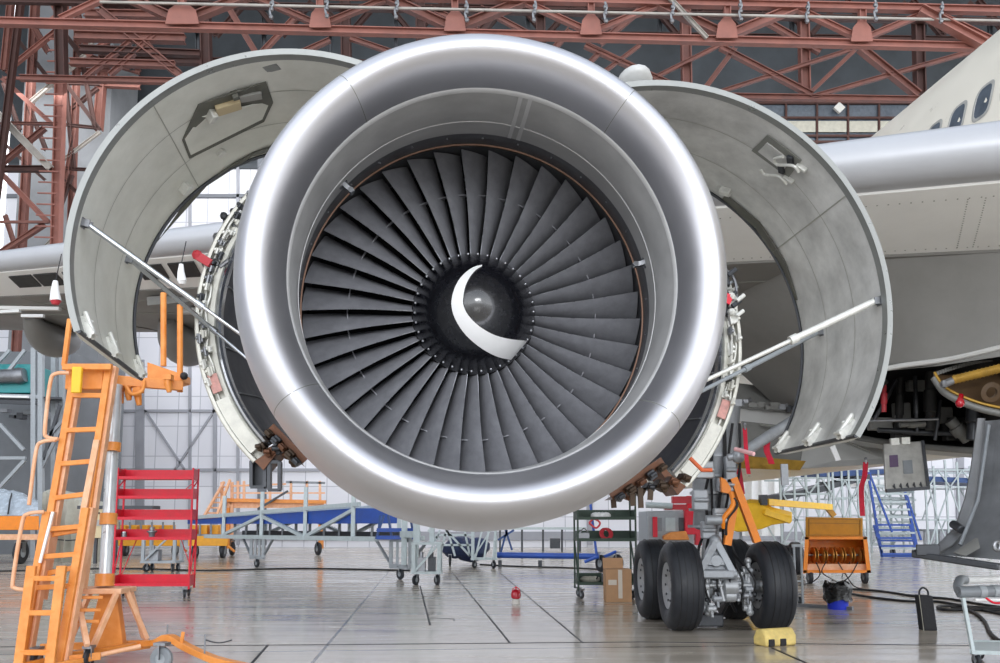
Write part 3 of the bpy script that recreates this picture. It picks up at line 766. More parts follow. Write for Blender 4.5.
for x in (60, 205, 345, 420, 540, 685, 803, 918): segs.append((x, 0 if x < 900 else 20, x + 2, 99 if x > 440 else 80, 10, 'post', 'rust_dark' if x not in (685, 803) else 'rust', .3))
for x0, y0, x1, y1, w_ in ((585, 45, 690, 94, 6), (600, 52, 560, 94, 5), (720, 45, 640, 85, 4), (720, 47, 812, 95, 6), (735, 48, 700, 95, 5), (850, 50, 720, 92, 4), (860, 48, 918, 95, 8), (855, 50, 808, 95, 4), (970, 52, 812, 97, 4.5), (600, 75, 640, 45, 4),
                           (100, 10, 180, 75, 8), (180, 12, 110, 75, 5), (230, 10, 270, 76, 6), (300, 12, 240, 76, 5), (500, 10, 455, 60, 7), (430, 8, 500, 42, 5), (540, 40, 480, 8, 5), (640, 10, 600, 44, 6), (760, 18, 820, 52, 6), (570, 30, 520, 90, 6), (585, 46, 660, 80, 5), (330, 40, 285, 60, 5), (350, 38, 420, 62, 5), (130, 42, 85, 78, 5), (145, 42, 175, 70, 5)):
    segs.append((x0, y0, x1, y1, w_, 'diagonal', 'rust' if w_ != 7 else 'rust_dark', 0))
seg_members(t2, segs, 36)
t3 = thing('ceiling_truss', P(500, 0, 43), 'shadowy girder farthest back below the roof', 'roof truss'); del t3['category']; struct(t3)
segs = [(100, 28, 1010, 40, 5, 'bottom_chord', 'rust_dark', 0), (100, 60, 480, 66, 7, 'bottom_chord', 'rust_dark', 0), (100, 6, 1010, 10, 5, 'top_chord', 'rust_dark', 0)]
for k in range(14):
    x = 120 + 66 * k; segs.append((x, 0, x + 30, 36, 5, 'diagonal', 'rust_dark', 0)); segs.append((x + 60, 2, x + 30, 36, 5, 'diagonal', 'rust_dark', 0))
    segs.append((x + 12, 4, x + 12, 70 if x < 450 else 36, 4, 'post', 'steel_dark', .4))
seg_members(t3, segs, 43)
# ---- lattice mast on the left
pa, pb_ = P(-60, 352, 40.5), P(72, 352, 40.5); m = MB(); m.box(((pa.x + pb_.x) / 2, 43.4, pa.z / 2), (pb_.x - pa.x, 6, pa.z)); struct(m.build('wall_plinth', 'concrete_dark'))
lt = thing('wall_lattice_mast', GX(30, 41), 'rust red lattice steel mast at the left wall', 'lattice mast'); del lt['category']; struct(lt)
segs = [(63, -8, 53.5, 352, 9, 'post', 'rust_light', 0), (36, -8, 16, 352, 7, 'post', 'rust', 3), (22, -8, -4, 200, 6, 'post', 'rust_dark', -1), (78, 30, 66.5, 352, 6, 'post', 'rust', 3), (105, 40, 98, 130, 8, 'post', 'rust', 4), (12, -8, 4, 70, 6, 'post', 'rust', 0)]
for x0, y0, x1, y1, w_, mt, dd in (
    (0, 24, 70, 25, 4, 'rust_light', 0), (5, 78, 62, 79, 2.5, 'rust_light', 0), (0, 123, 58, 124, 3, 'rust', 0), (-5, 169, 52, 169, 6, 'rust_dark', 0), (0, 222, 50, 222, 2.5, 'rust', 0), (5, 72, 60, 28, 4.5, 'rust_light', .2), (2, 78, 52, 124, 4.5, 'rust_light', .2),
    (-4, 112, 50, 168, 7, 'pale_beam', -.5), (0, 165, 45, 128, 5, 'rust', .2), (0, 172, 48, 222, 5, 'rust_light', .2), (-3, 255, 45, 224, 5, 'rust', .2), (3, 82, 20, 130, 3.5, 'rust_dark', 2), (10, 30, 50, 80, 4, 'rust_dark', 3), (60, 28, 85, 60, 5, 'rust_dark', 2),
    (121, 31, 86, 56, 4, 'rust_light', 1), (86, 55, 30, 103, 4, 'pale_beam', 1), (98, 35, 88, 48, 3, 'pale_beam', 1), (100, 132, 55, 166, 3, 'pale_beam', 2), (66, 84, 100, 130, 4, 'rust_dark', 2), (66, 90, 74, 170, 4, 'rust_dark', 2), (98, 88, 64, 115, 4, 'rust_dark', 3), (60, 83, 100, 84, 3, 'rust_dark', 2),
    (82, 60, 95, 128, 4, 'rust_dark', 2), (70, 70, 110, 70, 3, 'rust', 3), (56, 168, 95, 170, 3, 'rust_dark', 2), (58, 124, 98, 128, 3, 'rust_dark', 2), (52, 170, 80, 195, 4, 'rust_dark', 2), (75, 130, 62, 200, 4, 'rust', 2), (72, 175, 55, 220, 4, 'rust_dark', 2), (30, 20, 48, 52, 6, 'rust', 2), (28, 104, 46, 150, 4, 'rust_dark', 3), (5, 215, 20, 262, 4, 'rust', 1), (75, 6, 88, 50, 6, 'rust', 2), (48, -5, 60, 16, 6, 'rust_light', 1), (0, 140, 45, 180, 3, 'rust_dark', 3),
    (95, 84, 140, 86, 6, 'rust', 4), (86, 56, 140, 72, 5, 'rust', 4), (60, 232, 30, 262, 3, 'pale_beam', 2)):
    segs.append((x0, y0, x1, y1, w_, 'brace', mt, dd))
for k in range(22):
    y = 28 + 11 * k; xc = 62 - y * .075; segs.append((xc - 10, y, xc + 9, y + .5, 1.3, 'rung', 'rust_light', -.6))
seg_members(lt, segs, 41, [([(47, 20), (53, 15), (68, 15), (75, 20), (68, 26), (53, 26)], 'rust_light', -.5)])
# hoist chains hanging from the roof rail
for k, (x, y) in enumerate(((272, 4), (326, 3), (397, 4), (466, 7), (535, 7), (605, 8), (673, 8), (740, 6), (808, 8), (875, 6), (942, 8))):
    D = 29.4 + 1.4 * x / 1000; m = MB(); p = P(x, y - 6, D); q = P(x + (1 if k % 2 else -1), y + 14, D)
    pts = bez([p, p.lerp(q, .3) + Vector((.05, 0, 0)), p.lerp(q, .6) - Vector((.05, 0, 0)), q], 5); m.tube(pts, .045, 6)
    for t in (.25, .55, .95): m.ball(p.lerp(q, t), .09, 8)
    o = m.build('cable_trolley', 'steel', None, base=p)
    tag(o, 'small cable trolley on the roof rail, %s from the left' % ['first', 'second', 'third', 'fourth', 'fifth', 'sixth', 'seventh', 'eighth', 'ninth', 'tenth', 'eleventh'][k], 'cable trolley', 'cable trolleys under the roof girder')

# ================================================================ AIRPLANE
air = thing('airplane', GX(760, 13), 'pale wide-body airliner behind the engine, its wing, belly and landing gear in view', 'airplane')
AH = Vector((math.sin(YAW), math.cos(YAW), 0)); RH = Vector((math.cos(YAW), -math.sin(YAW), 0))
def Q(x, d, z): return RH * x + AH * d + Vector((0, 0, z))
# fuselage
FK = 1.33; FX, FZ, FR = 8.0 * FK, 3.45 * FK + H, 2.52 * FK
m = MB(); m.lathe([(1.0, FR * .97), (6, FR), (34, FR), (44, FR * .6), (48, .3)], Q(FX, 0, FZ), AH, 96); fus = m.build('fuselage', 'cream', air, ang=60)
def fus_hit(px, py, off=0):
    u = (px - 500) / F; v = (CY - py) / F; d = Vector((u, CT - v * ST, ST + v * CT)).normalized(); o = Vector((0, 0, H))
    a = Vector((d.dot(RH), d.z)); b = Vector((-FX, H - FZ)); A_ = a.dot(a); B_ = 2 * a.dot(b); C_ = b.dot(b) - (FR + off) ** 2
    disc = B_ * B_ - 4 * A_ * C_; t = (-B_ - math.sqrt(max(0, disc))) / (2 * A_); return o + d * t
pbase = fus_hit(983, 101); ang_w = math.atan2(pbase.z - FZ, pbase.dot(RH) - FX)
def fus_pt(d, z, off=0):
    a = ang_w + (z) / FR; return Q(FX + (FR + off) * math.cos(a), d, FZ + (FR + off) * math.sin(a))
d0 = pbase.dot(AH)
p2 = fus_hit(958, 114)
step = max(.5, p2.dot(AH) - d0)
for k in range(-2, 7):
    d = d0 + k * step
    def ring(hw, hh, off): return [fus_pt(d + hw * (abs(math.cos(t)) ** .6) * (1 if math.cos(t) > 0 else -1), -hh * (abs(math.sin(t)) ** .6) * (1 if math.sin(t) > 0 else -1), off) for t in [2 * PI * i / 20 for i in range(20)]]
    a, b, c = ring(.20, .27, .004), ring(.165, .235, .012), ring(.15, .22, .004)
    n = 20; mb = MB(); mb.add(a + b + c, [(i, (i + 1) % n, n + (i + 1) % n, n + i) for i in range(n)] + [(n + i, n + (i + 1) % n, 2 * n + (i + 1) % n, 2 * n + i) for i in range(n)])
    mb.build('cabin_window', 'panel_grey', fus)
    MB().add(ring(.152, .222, .005), [tuple(range(20))]).build('window_glass', 'win_glass', fus)
# wing
LR = P(1000, 138, 8.7); LL = P(0, 257, 14.5); LD = LL - LR
CHD = (AH * 1.0).normalized()
def wing(t, c, z):
    k = 1 - .42 * max(-.3, t) ; return LR + LD * t + CHD * (c * k) + Vector((0, 0, z * k))
prof = []
for k in range(13):     # rounded nose, lower side
    a = -PI / 2 + PI * k / 12; prof.append((.30 * (1 - math.cos(a + 0)) if False else .36 - .36 * math.cos(a), .30 * math.sin(a)))
nose = [(.36 - .36 * math.cos(PI / 2 * k / 8), -.30 * math.sin(PI / 2 * k / 8)) for k in range(9)]
noseu = [(.36 - .36 * math.cos(PI / 2 * k / 8), .30 * math.sin(PI / 2 * k / 8)) for k in range(8, 0, -1)]
upper = [(8.2, -.45), (6, .12), (4, .45), (2.5, .58), (1.2, .50)]
TS = [-.35, -.2, -.05, .1, .25, .4, .55, .7, .85, 1, 1.15, 1.3, 1.5]
def wpart(pr, mat, name, lab=None, ts=TS):
    return MB().grid([[wing(t, c, z) for c, z in pr] for t in ts]).build(name, mat, air, ang=30, label=lab)
slat = wpart([(.5, .32)] + noseu + nose + [(.45, -.305)], 'wing_metal', 'slat', 'bright silver leading edge')
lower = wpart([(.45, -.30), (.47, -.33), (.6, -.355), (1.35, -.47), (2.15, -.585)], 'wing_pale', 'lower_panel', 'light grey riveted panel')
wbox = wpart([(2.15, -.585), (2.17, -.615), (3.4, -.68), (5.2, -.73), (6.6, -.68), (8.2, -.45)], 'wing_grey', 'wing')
wpart(upper + [(.5, .33)], 'wing_light', 'upper_skin')
# rivet rows on the lower panel
def rivets(par, path, n):
    m = MB()
    for i in range(n):
        p = path(i / (n - 1)); m.ball(p, .011, 6, (1, 1, .5))
    m.build('rivet_row', 'seam', par)
rivets(lower, lambda u: wing(-.12 + .36 * u, .75, -.38), 46)
for t in (-.02, -.008, .10, .112, .2):
    rivets(lower, lambda u: wing(t - 1.25 * u * AH.dot(LD) / LD.length_squared, .78 + 1.25 * u, -.384 - .19 * u), 22)
rivets(lower, lambda u: wing(-.12 + .36 * u, 2.05, -.572), 46)
# spanwise joints and chordwise joints under the wing
for c, z in ((3.0, -.66), (4.3, -.71)):
    MB().tube([wing(-.1 + 1.3 * k / 12, c, z) for k in range(13)], .012, 6).build('skin_joint', 'seam', wbox)
for t in (.15, .42, .78, 1.02): MB().tube([wing(t - 5 * k / 8 * AH.dot(LD) / LD.length_squared, 2.3 + 5 * k / 8, [-.62, -.655, -.69, -.71, -.73, -.735, -.72, -.69, -.64][k]) for k in range(9)], .01, 6).build('skin_joint', 'seam', wbox)
# slat track wells on the outer wing
for t in (.70, .745, .79, .90, .945, .985):
    q = [wing(t - .018, .72, -.37), wing(t + .018, .72, -.37), wing(t + .018, 1.5, -.49), wing(t - .018, 1.5, -.49)]
    MB().prism([p - Vector((0, 0, .004)) for p in q], (0, 0, -.02)).build('slat_track_well', 'belly_dark', lower)
# under-wing fairings, outer wing
for t, c0_, L_, w_ in ((.83, 5.0, 4.6, .42), (1.05, 4.4, 4.4, .36), (.62, 5.6, 4.2, .4)):
    m = MB(); k_ = 1 - .42 * t; pts = []; rs = []
    for i in range(13):
        u = i / 12; pts.append(wing(t, (c0_ + L_ * u) , -.62) - Vector((0, 0, .28 * math.sin(PI * u ** .7) + .06))); rs.append(max(.02, w_ * math.sin(PI * min(.98, u * .9 + .06)) ** .6))
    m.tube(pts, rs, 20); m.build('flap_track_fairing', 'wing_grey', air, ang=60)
for (a, b, D) in (((0, 312), (20, 311), 14), ((22, 316), (44, 316), 14.5)):
    m = MB(); m.beam(P(*a, D), P(*b, D), .07, .05); m.build('drain_strip', 'wing_light', air)
# flap cove lines showing behind the engine, both sides
for (a, b, D, w_, mt) in (((738, 372), (804, 383), 15.5, .14, 'white'), ((735, 362), (810, 376), 15.6, .26, 'belly_dark'), ((735, 352), (812, 364), 15.4, .14, 'belly'), ((180, 311), (250, 311), 15.6, .16, 'wing_light'), ((0, 308), (60, 309), 15.5, .1, 'wing_light'), ((150, 303), (215, 297), 15.2, .26, 'belly')):
    m = MB(); m.beam(P(*a, D), P(*b, D), w_, w_ * .6); m.build('flap_cove_edge', mt, air)
# pylon
m = MB(); rows = []
for s, zt, zb, hw in ((1.6, 1.62, 1.2, .12), (2.4, 1.9, 1.2, .2), (4.2, 2.1, 1.0, .24), (6.2, 2.3, .9, .24), (8.4, 2.25, 1.6, .18), (9.6, 2.1, 1.95, .05)):
    rows.append([E(-hw, zb, s), E(-hw, zt - .1, s), E(-hw * .5, zt, s), E(hw * .5, zt, s), E(hw, zt - .1, s), E(hw, zb, s), E(-hw, zb, s)])
m.grid(rows); m.build('pylon', 'wing_light', air, ang=30)
pb = P(634, 84, 7.2); m = MB(); m.ball(pb, .13, 16, (1.2, 2.2, .75)); m.build('hinge_fairing', 'wing_light', air, ang=60)
# aft part of the engine core, hidden behind the inlet
m = MB(); elathe(m, [(2.8, 1.08), (3.4, .95), (4.6, .75), (5.6, .5), (5.62, .4)], 48); m.build('core_cowl', 'steel', eng)

# wing-body fairing with the open wheel well
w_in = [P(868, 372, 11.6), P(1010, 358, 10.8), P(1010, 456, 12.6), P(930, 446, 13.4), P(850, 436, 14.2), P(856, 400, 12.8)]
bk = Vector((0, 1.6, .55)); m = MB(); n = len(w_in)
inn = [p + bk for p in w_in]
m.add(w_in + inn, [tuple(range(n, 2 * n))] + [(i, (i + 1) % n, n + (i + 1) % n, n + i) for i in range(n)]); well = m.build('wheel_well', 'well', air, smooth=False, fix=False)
rnd = random.Random(3)
for a, b, r, D, mt in (((884, 385), (884, 412), .035, 12.6, 'red_soft'), ((868, 421), (938, 419), .02, 12.6, 'steel'), ((874, 420), (896, 380), .03, 12.9, 'steel_dark'), ((930, 372), (930, 430), .07, 12.9, 'belly_dark'), ((915, 376), (917, 432), .03, 13.0, 'steel_dark'), ((900, 425), (925, 424), .04, 12.9, 'belly'), ((862, 405), (885, 380), .06, 12.6, 'belly_dark'), ((975, 385), (972, 440), .08, 12.7, 'steel_dark'), ((940, 400), (935, 440), .03, 13, 'steel_dark'), ((878, 430), (960, 434), .04, 13.1, 'steel_dark'), ((900, 378), (899, 432), .05, 13.2, 'belly_dark'), ((950, 420), (968, 440), .09, 13, 'belly')):
    m = MB(); p, q = P(*a, D), P(*b, D); m.tube([p, p.lerp(q, .3), p.lerp(q, .32), p.lerp(q, .68), p.lerp(q, .7), q], [r, r, r * 1.3, r * 1.3, r, r], 10); m.build('well_pipe', mt, well)
for k in range(7):
    m = MB(); c = P(rnd.uniform(875, 985), rnd.uniform(385, 435), 13.3); m.box(c, (rnd.uniform(.15, .4), .15, rnd.uniform(.12, .4))); m.build('well_box', rnd.choice(['steel_dark', 'belly_dark', 'belly']), well, bevel=.02)
# skin round the well: inboard of wing underside down to the lip
m = MB()
top = [wing(.13, 5.0, -.70), wing(.07, 2.3, -.625), wing(-.1, 2.16, -.60), wing(-.3, 2.1, -.59)]
low = [P(800, 428, 15.5), P(866, 373, 11.7), P(938, 366, 11.2), P(1030, 352, 10.6)]
rows = []
for k in range(7):
    t = k / 6; rows.append([a.lerp(b, t) - Vector((0, 0, .25 * math.sin(PI * t))) * 0 for a, b in zip(top, low)])
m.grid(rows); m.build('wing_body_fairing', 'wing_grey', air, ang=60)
edge = bez([P(866, 373, 11.6), P(900, 366, 11.4), P(950, 359, 11.1), P(1010, 345, 10.7)], 6)
MB().tube(edge, .035, 8).build('fairing_edge', 'wing_light', air)
edge = bez([P(800, 424, 15), P(850, 436, 14.2), P(900, 444, 13.7), P(950, 449, 13.2), P(1010, 453, 12.6)], 6)
MB().tube(edge, .05, 8).build('well_lip', 'belly', air)
m = MB(); e2 = [p + Vector((0, .9, .05)) for p in edge]; e3 = [p + Vector((0, 3.2, .6)) for p in edge]; m.grid([edge, [p + Vector((0, .35, -.07)) for p in edge], e2, e3]); m.build('belly_skin', 'wing_light', air, ang=60)
# hinged round-edged gear door seen from inside, gold strip
m = MB(); arc = bez([P(934, 378, 11.2), P(944, 392, 11.1), P(962, 402, 11), P(985, 410, 10.9), P(1015, 416, 10.8)], 6); top2 = [P(940 + 75 * k / (len(arc) - 1), 376 - 10 * k / (len(arc) - 1), 11.4) for k in range(len(arc))]
m.grid([arc, [a.lerp(b, .5) + Vector((0, .05, .06)) for a, b in zip(arc, top2)], top2], .04, (0, 1, 0)); gd = m.build('inner_gear_door', 'belly_brown', air, ang=60, label='brown inner face of a gear door')
MB().tube(arc, .045, 10).build('door_seal', 'belly', gd)
MB().tube([p + Vector((0, -.02, .07)) for p in arc], .018, 8).build('seal_strip', 'gold', gd)
pq = [P(953, 380, 10.9), P(1010, 366, 10.6)]; m = MB(); m.tube(pq, .055, 12)
for k in range(14): a = pq[0].lerp(pq[1], (k + .3) / 14); b = pq[0].lerp(pq[1], (k + .62) / 14); m.tube([a, b], .062, 12)
m.build('actuator', 'gold', gd, ang=30); m = MB(); m.tube([P(944, 384, 10.85), P(952, 381, 10.85)], .05, 10); m.ball(P(944, 384, 10.85), .055, 8); m.build('actuator_end', 'steel', gd)
m = MB(); m.lathe([(0, .07), (.02, .13), (.03, .13), (.04, .07)], P(990, 392, 10.85), (0, -1, -.3), 24); m.build('door_boss', 'belly_brown', gd)
m = MB(); m.ball(P(960, 403, 10.7), .055, 12, (1, 1, 1.1)); m.cyl(P(960, 400, 10.7), P(961, 396, 10.8), .035, 10); m.build('beacon', 'red_lens', air)
for k in range(30):
    if k < 26:
        m = MB(); c = P(935 + 2.6 * k, 374 - .62 * k - 2.4 * math.sin(k / 26 * PI), 11.3); m.box(c, (.028, .03, .05)); m.build('hinge_tooth', 'belly', air)
# outer gear door hanging down at the right edge
rows = []
for (xa, ya, xb, yb, D0, D1) in ((978, 418, 1040, 415, 10.4, 9.9), (975, 440, 1040, 440, 10.4, 9.8), (971, 470, 1040, 470, 10.3, 9.7), (965, 500, 1040, 500, 10.2, 9.5), (955, 528, 1040, 526, 10.1, 9.3), (938, 545, 1035, 545, 9.9, 9.1), (917, 553, 1030, 562, 9.7, 8.9)):
    a, b = P(xa, ya, D0), P(xb, yb, D1); mid = a.lerp(b, .5) + Vector((0, .45, 0)); rows.append(bez([a, a.lerp(b, .22) + Vector((0, .12, 0)), mid, b], 4))
m = MB(); m.grid(rows, .05, (.3, 1, .1)); gd2 = m.build('outer_gear_door', 'door_grey', air, ang=50, label='large dark grey gear door hanging open')
m = MB(); m.beam(P(913, 554, 9.66), P(1000, 567, 9.0), .10, .07, up=(0, 0, 1)); m.build('door_foot', 'steel_dark', gd2, bevel=.015)
m = MB(); m.beam(P(916, 550, 9.6), P(940, 550, 9.5), .12, .12); m.build('door_hinge', 'steel_dark', gd2, bevel=.01); m = MB(); m.cyl(P(953, 524, 10), P(962, 530, 9.8), .05, 10); m.build('door_hinge', 'steel_dark', gd2, bevel=.01)
m = MB(); m.prism([P(955, 553, 9.5), P(978, 538, 9.6), P(980, 548, 9.5), P(966, 556, 9.4)], (0, .05, 0)); m.build('door_web', 'belly', gd2)
m = MB(); m.tube([P(997 + 3 * math.cos(t), 546 + 4 * math.sin(t), 9.0) for t in [2 * PI * k / 14 for k in range(14)]], .02, 8, close=True); m.build('door_shackle', 'steel', gd2)
m = MB(); m.tube([P(989, 425, 10.1), P(978, 500, 9.9), P(960, 545, 9.7)], .02, 8); m.build('door_edge_bead', 'grey_mid', gd2)
# small access door hanging from the belly
q = [P(884, 444, 12.6), P(922, 441, 12.6), P(928, 489, 12.4), P(886, 492, 12.4)]
m = MB(); m.prism(q, (0, .05, 0)); ad = m.build('access_door', 'panel_grey', air, bevel=.01, label='small grey access door hanging open')
def on(u, v, o=.012): return q[0].lerp(q[1], u).lerp(q[3].lerp(q[2], u), v) - Vector((0, o, 0))
for (u0, u1, v0, v1, mt, nm) in ((.12, .33, .25, .5, 'purple', 'placard'), (.45, .68, .38, .66, 'grey_mid', 'cover_plate')):
    MB().prism([on(u0, v0), on(u1, v0), on(u1, v1), on(u0, v1)], (0, .012, 0)).build(nm, mt, ad)
for k in range(5): MB().prism([on(.16 + .16 * k, .9, .02), on(.2 + .16 * k, .84, .02), on(.23 + .16 * k, .97, .02)], (0, .02, 0)).build('latch', 'steel_dark', ad)
MB().beam(on(0, .98), on(1, .98), .06, .05).build('door_edge', 'steel_dark', ad); MB().beam(on(1, 0), on(1, 1), .04, .05).build('door_edge', 'steel_dark', ad)
for u in (.22, .32, .5, .6): MB().box(on(u, -.03), (.06, .06, .1)).build('hinge', 'fit_white', ad)
# flap panels and gear bay panels seen under the wing
def plate(pts, mat, name, th=.06, par=air, lab=None): return MB().prism([P(*p) for p in pts], (0, th, .0)).build(name, mat, par, smooth=False, label=lab)
plate([(742, 421, 14.2), (806, 428, 14.2), (800, 466, 13.8), (735, 462, 13.8)], 'belly', 'bay_panel')
plate([(736, 455, 13.7), (806, 461, 13.7), (800, 470, 13.6), (735, 468, 13.6)], 'gold', 'panel_edge', lab='gold coloured panel edge')
plate([(800, 428, 14.6), (900, 448, 14.6), (898, 463, 14.2), (795, 469, 14.0)], 'wing_light', 'flap_panel')
plate([(735, 408, 14.9), (812, 416, 14.9), (812, 428, 14.8), (735, 421, 14.8)], 'wing_light', 'flap_panel')
plate([(728, 382, 15.3), (815, 392, 15.3), (815, 420, 15.2), (728, 412, 15.2)], 'belly', 'bay_panel')
for k in range(10):
    m = MB(); c = P(738 + 7.2 * k, 402 + 1.1 * k + rnd.uniform(-2, 2), 14.7); m.box(c, (rnd.uniform(.06, .16), .1, rnd.uniform(.04, .12))); m.tube([c, c + Vector((.1, -.04, rnd.uniform(-.03, .03)))], .03, 8); m.build('flap_linkage', rnd.choice(['steel_dark', 'steel', 'belly']), air)
for a, b, D in (((808, 445), (815, 440), 13.9), ((835, 436), (870, 452), 13.9), ((760, 424), (800, 431), 14.0)):
    MB().tube([P(*a, D), P(*b, D)], .02, 6).build('skin_joint', 'seam', air)
MB().prism([P(830, 447, 13.4), P(835, 445, 13.4), P(841, 460, 13.4), P(836, 461, 13.4)], (0, .03, 0)).build('drain_tag', 'white', air)
m = MB(); p, q2 = P(738, 456, 11.6), P(800, 416, 11.9); m.tube([p, q2], .075, 14); m.ball(p, .1, 10); m.cyl(p - Vector((.14, 0, .02)), p + Vector((.1, 0, .02)), .05, 10); m.build('side_strut', 'gear_grey', air)
m = MB(); m.beam(P(784, 464, 12.6), P(785, 485, 12.6), .1, .05); m.build('bay_bracket', 'gear_grey', air)

# ---- main landing gear
BX = P(727, 575, 12.9)
wheels = []
TR = .632
def tire_prof(w, R): h = w / 2; return [(-h * .62, R * .52), (-h * .9, R * .56), (-h, R * .74), (-h * .95, R * .87), (-h * .8, R * .95), (-h * .5, R * .99), (0, R), (h * .5, R * .99), (h * .8, R * .95), (h * .95, R * .87), (h, R * .74), (h * .9, R * .56), (h * .62, R * .52)]
f_l = GX(681, 12.62); f_r = GX(770.5, 12.65)
axl = Vector((f_r - f_l).normalized()); gv = AH * 1.42
cols = [f_l, f_r, f_l + gv, f_r + gv]
for i, g in enumerate(cols):
    c = Vector((g.x, g.y, TR)); sd = -1 if i % 2 == 0 else 1
    m = MB(); m.lathe(tire_prof(.46, TR), c, axl, 72); t = m.build('tire', 'rubber', air, ang=60)
    m = MB()
    for k in (-.12, -.04, .04, .12): m.lathe([(k - .006, TR * .985), (k - .004, TR * 1.0015), (k + .004, TR * 1.0015), (k + .006, TR * .985)], c, axl, 72)
    m.build('tread_groove', 'cable', t)
    m = MB(); m.lathe([(-.16, .01), (-.15, .08), (-.11, .10), (-.12, .17), (-.15, .2), (-.17, .27), (-.19, .33), (.19, .33), (.17, .27), (.15, .2), (.12, .17), (.11, .1), (.15, .08), (.16, .01)], c, axl, 40); hb = m.build('wheel_hub', 'hub_wheel', t, ang=40)
    for k in range(10):
        an = 2 * PI * k / 10; x_, y_, z_ = frame(axl); p = c + (x_ * math.cos(an) + y_ * math.sin(an)) * .225
        MB().cyl(p - axl * .17, p + axl * .17, .018, 8).build('hub_bolt', 'steel_dark', t)
mid = (cols[0] + cols[3]) / 2; mid.z = TR
gs = MB()
fa = (cols[0] + cols[1]) / 2; ra = (cols[2] + cols[3]) / 2; fa.z = ra.z = TR
gs.tube([fa - AH * .22, fa - AH * .1, mid, ra], [.10, .15, .17, .14], 20); truck = gs.build('bogie_beam', 'gear_grey', air)
for c, a, b in ((fa, cols[0], cols[1]), (ra, cols[2], cols[3])):
    p, q_ = Vector((a.x, a.y, TR)), Vector((b.x, b.y, TR)); m = MB(); m.tube([p, q_], .075, 16)
    for s in (.30, .70):
        x_ = p.lerp(q_, s); m.lathe([(-.05, .08), (-.04, .19), (.04, .19), (.05, .08)], x_, axl, 24)
    m.build('axle', 'gear_grey', air)
for s, h in ((-.30, 0), (.30, 0)):
    o_ = fa + axl * s; m = MB()
    for dz, r in ((.22, .06), (.0, .085), (-.2, .065), (-.3, .05)):
        m.lathe([(-.09, r * .5), (-.085, r), (.03, r), (.05, r * .6)], o_ + Vector((0, -.16, dz)), axl, 16)
    m.tube([o_ + Vector((0, -.18, .34)), o_ + Vector((0, -.2, -.34))], [.035, .04], 10)
    m.box(o_ + Vector((0, -.14, .1)), (.1, .12, .16)); m.ball(o_ + Vector((0, -.2, -.36)), .055, 10); m.ball(o_ + Vector((0, -.18, .36)), .05, 10)
    m.build('brake_rod', 'gear_light', air, bevel=.004)
m = MB(); c = fa - AH * .2
for dz, r, w_ in ((0, .13, .22), (.14, .07, .3), (-.13, .09, .18)): m.lathe([(-w_ / 2, r * .6), (-w_ / 2 + .02, r), (w_ / 2 - .02, r), (w_ / 2, r * .6)], c + Vector((0, 0, dz)), axl, 20)
for s in (-.17, .17): m.tube([c + axl * s + Vector((0, -.02, .2)), c + axl * s * .6 + Vector((0, -.06, -.2))], .03, 10)
m.tube([c - axl * .3 + Vector((0, -.04, .02)), c + axl * .3 + Vector((0, -.04, .02))], .032, 10)
m.build('beam_end', 'gear_light', air)
rnd = random.Random(21)
for k in range(16):      # brake lines, valves and unions round the front axle
    s = (-1) ** k; o_ = fa + axl * s * rnd.uniform(.08, .36) + Vector((0, -.2 - rnd.uniform(0, .06), rnd.uniform(-.32, .26))); m = MB()
    r = rnd.uniform(.03, .06); m.tube([o_ - axl * r * 1.4, o_ - axl * r, o_ + axl * r, o_ + axl * r * 1.4], [r * .5, r, r, r * .6], 12); m.box(o_ + Vector((0, .02, r)), (r * 1.3, r, r * 1.2)); m.tube([o_ + Vector((0, -.02, 0)), o_ + Vector((0, -.05, -r * 2.2))], r * .4, 8)
    m.build('brake_valve', rnd.choice(['gear_light', 'gear_grey', 'steel', 'steel_dark']), air, bevel=.004)
for k in range(5):
    x_ = (k - 2) * .12; MB().tube(bez([fa + axl * x_ + Vector((0, -.24, .3)), fa + axl * (x_ * 1.5) + Vector((0, -.3, .05)), fa + axl * (x_ * 1.1) + Vector((0, -.22, -.25))], 6), .014, 6).build('brake_line', 'cable', air)
# strut
tp = P(716, 440, 13.0); bt = mid + Vector((0, 0, .05))
m = MB(); k1 = bt.lerp(tp, .42); m.tube([bt, bt.lerp(tp, .12), bt.lerp(tp, .4)], [.14, .115, .115], 24); m.build('oleo_piston', 'gear_light', air)
m = MB(); m.tube([bt.lerp(tp, .36), bt.lerp(tp, .38), bt.lerp(tp, .62), bt.lerp(tp, .64), bt.lerp(tp, 1.25)], [.24, .27, .27, .31, .33], 28); strut = m.build('gear_strut', 'gear_grey', air)
for f in (.38, .5, .62, .74, .88): p = bt.lerp(tp, f); m = MB(); m.tube([p - Vector((0, 0, .02)), p + Vector((0, 0, .02))], .345, 28); m.build('strut_band', 'gear_grey' if f != .62 else 'gear_light', strut)
for k, (dx, r) in enumerate(((-.2, .022), (-.1, .018), (.02, .025), (.14, .02), (.24, .02))):
    pts = bez([bt.lerp(tp, 1.1) + Vector((dx, -.37, 0)), bt.lerp(tp, .8) + Vector((dx + .04 * (-1) ** k, -.38, 0)), bt.lerp(tp, .6) + Vector((dx, -.36, 0)), bt.lerp(tp, .4) + Vector((dx * .7, -.33, 0)), bt.lerp(tp, .2) + Vector((dx * 1.2, -.3, 0)), fa + Vector((dx * 1.4, -.1, .2))], 5)
    MB().tube(pts, r, 8).build('brake_hose', 'cable', strut)
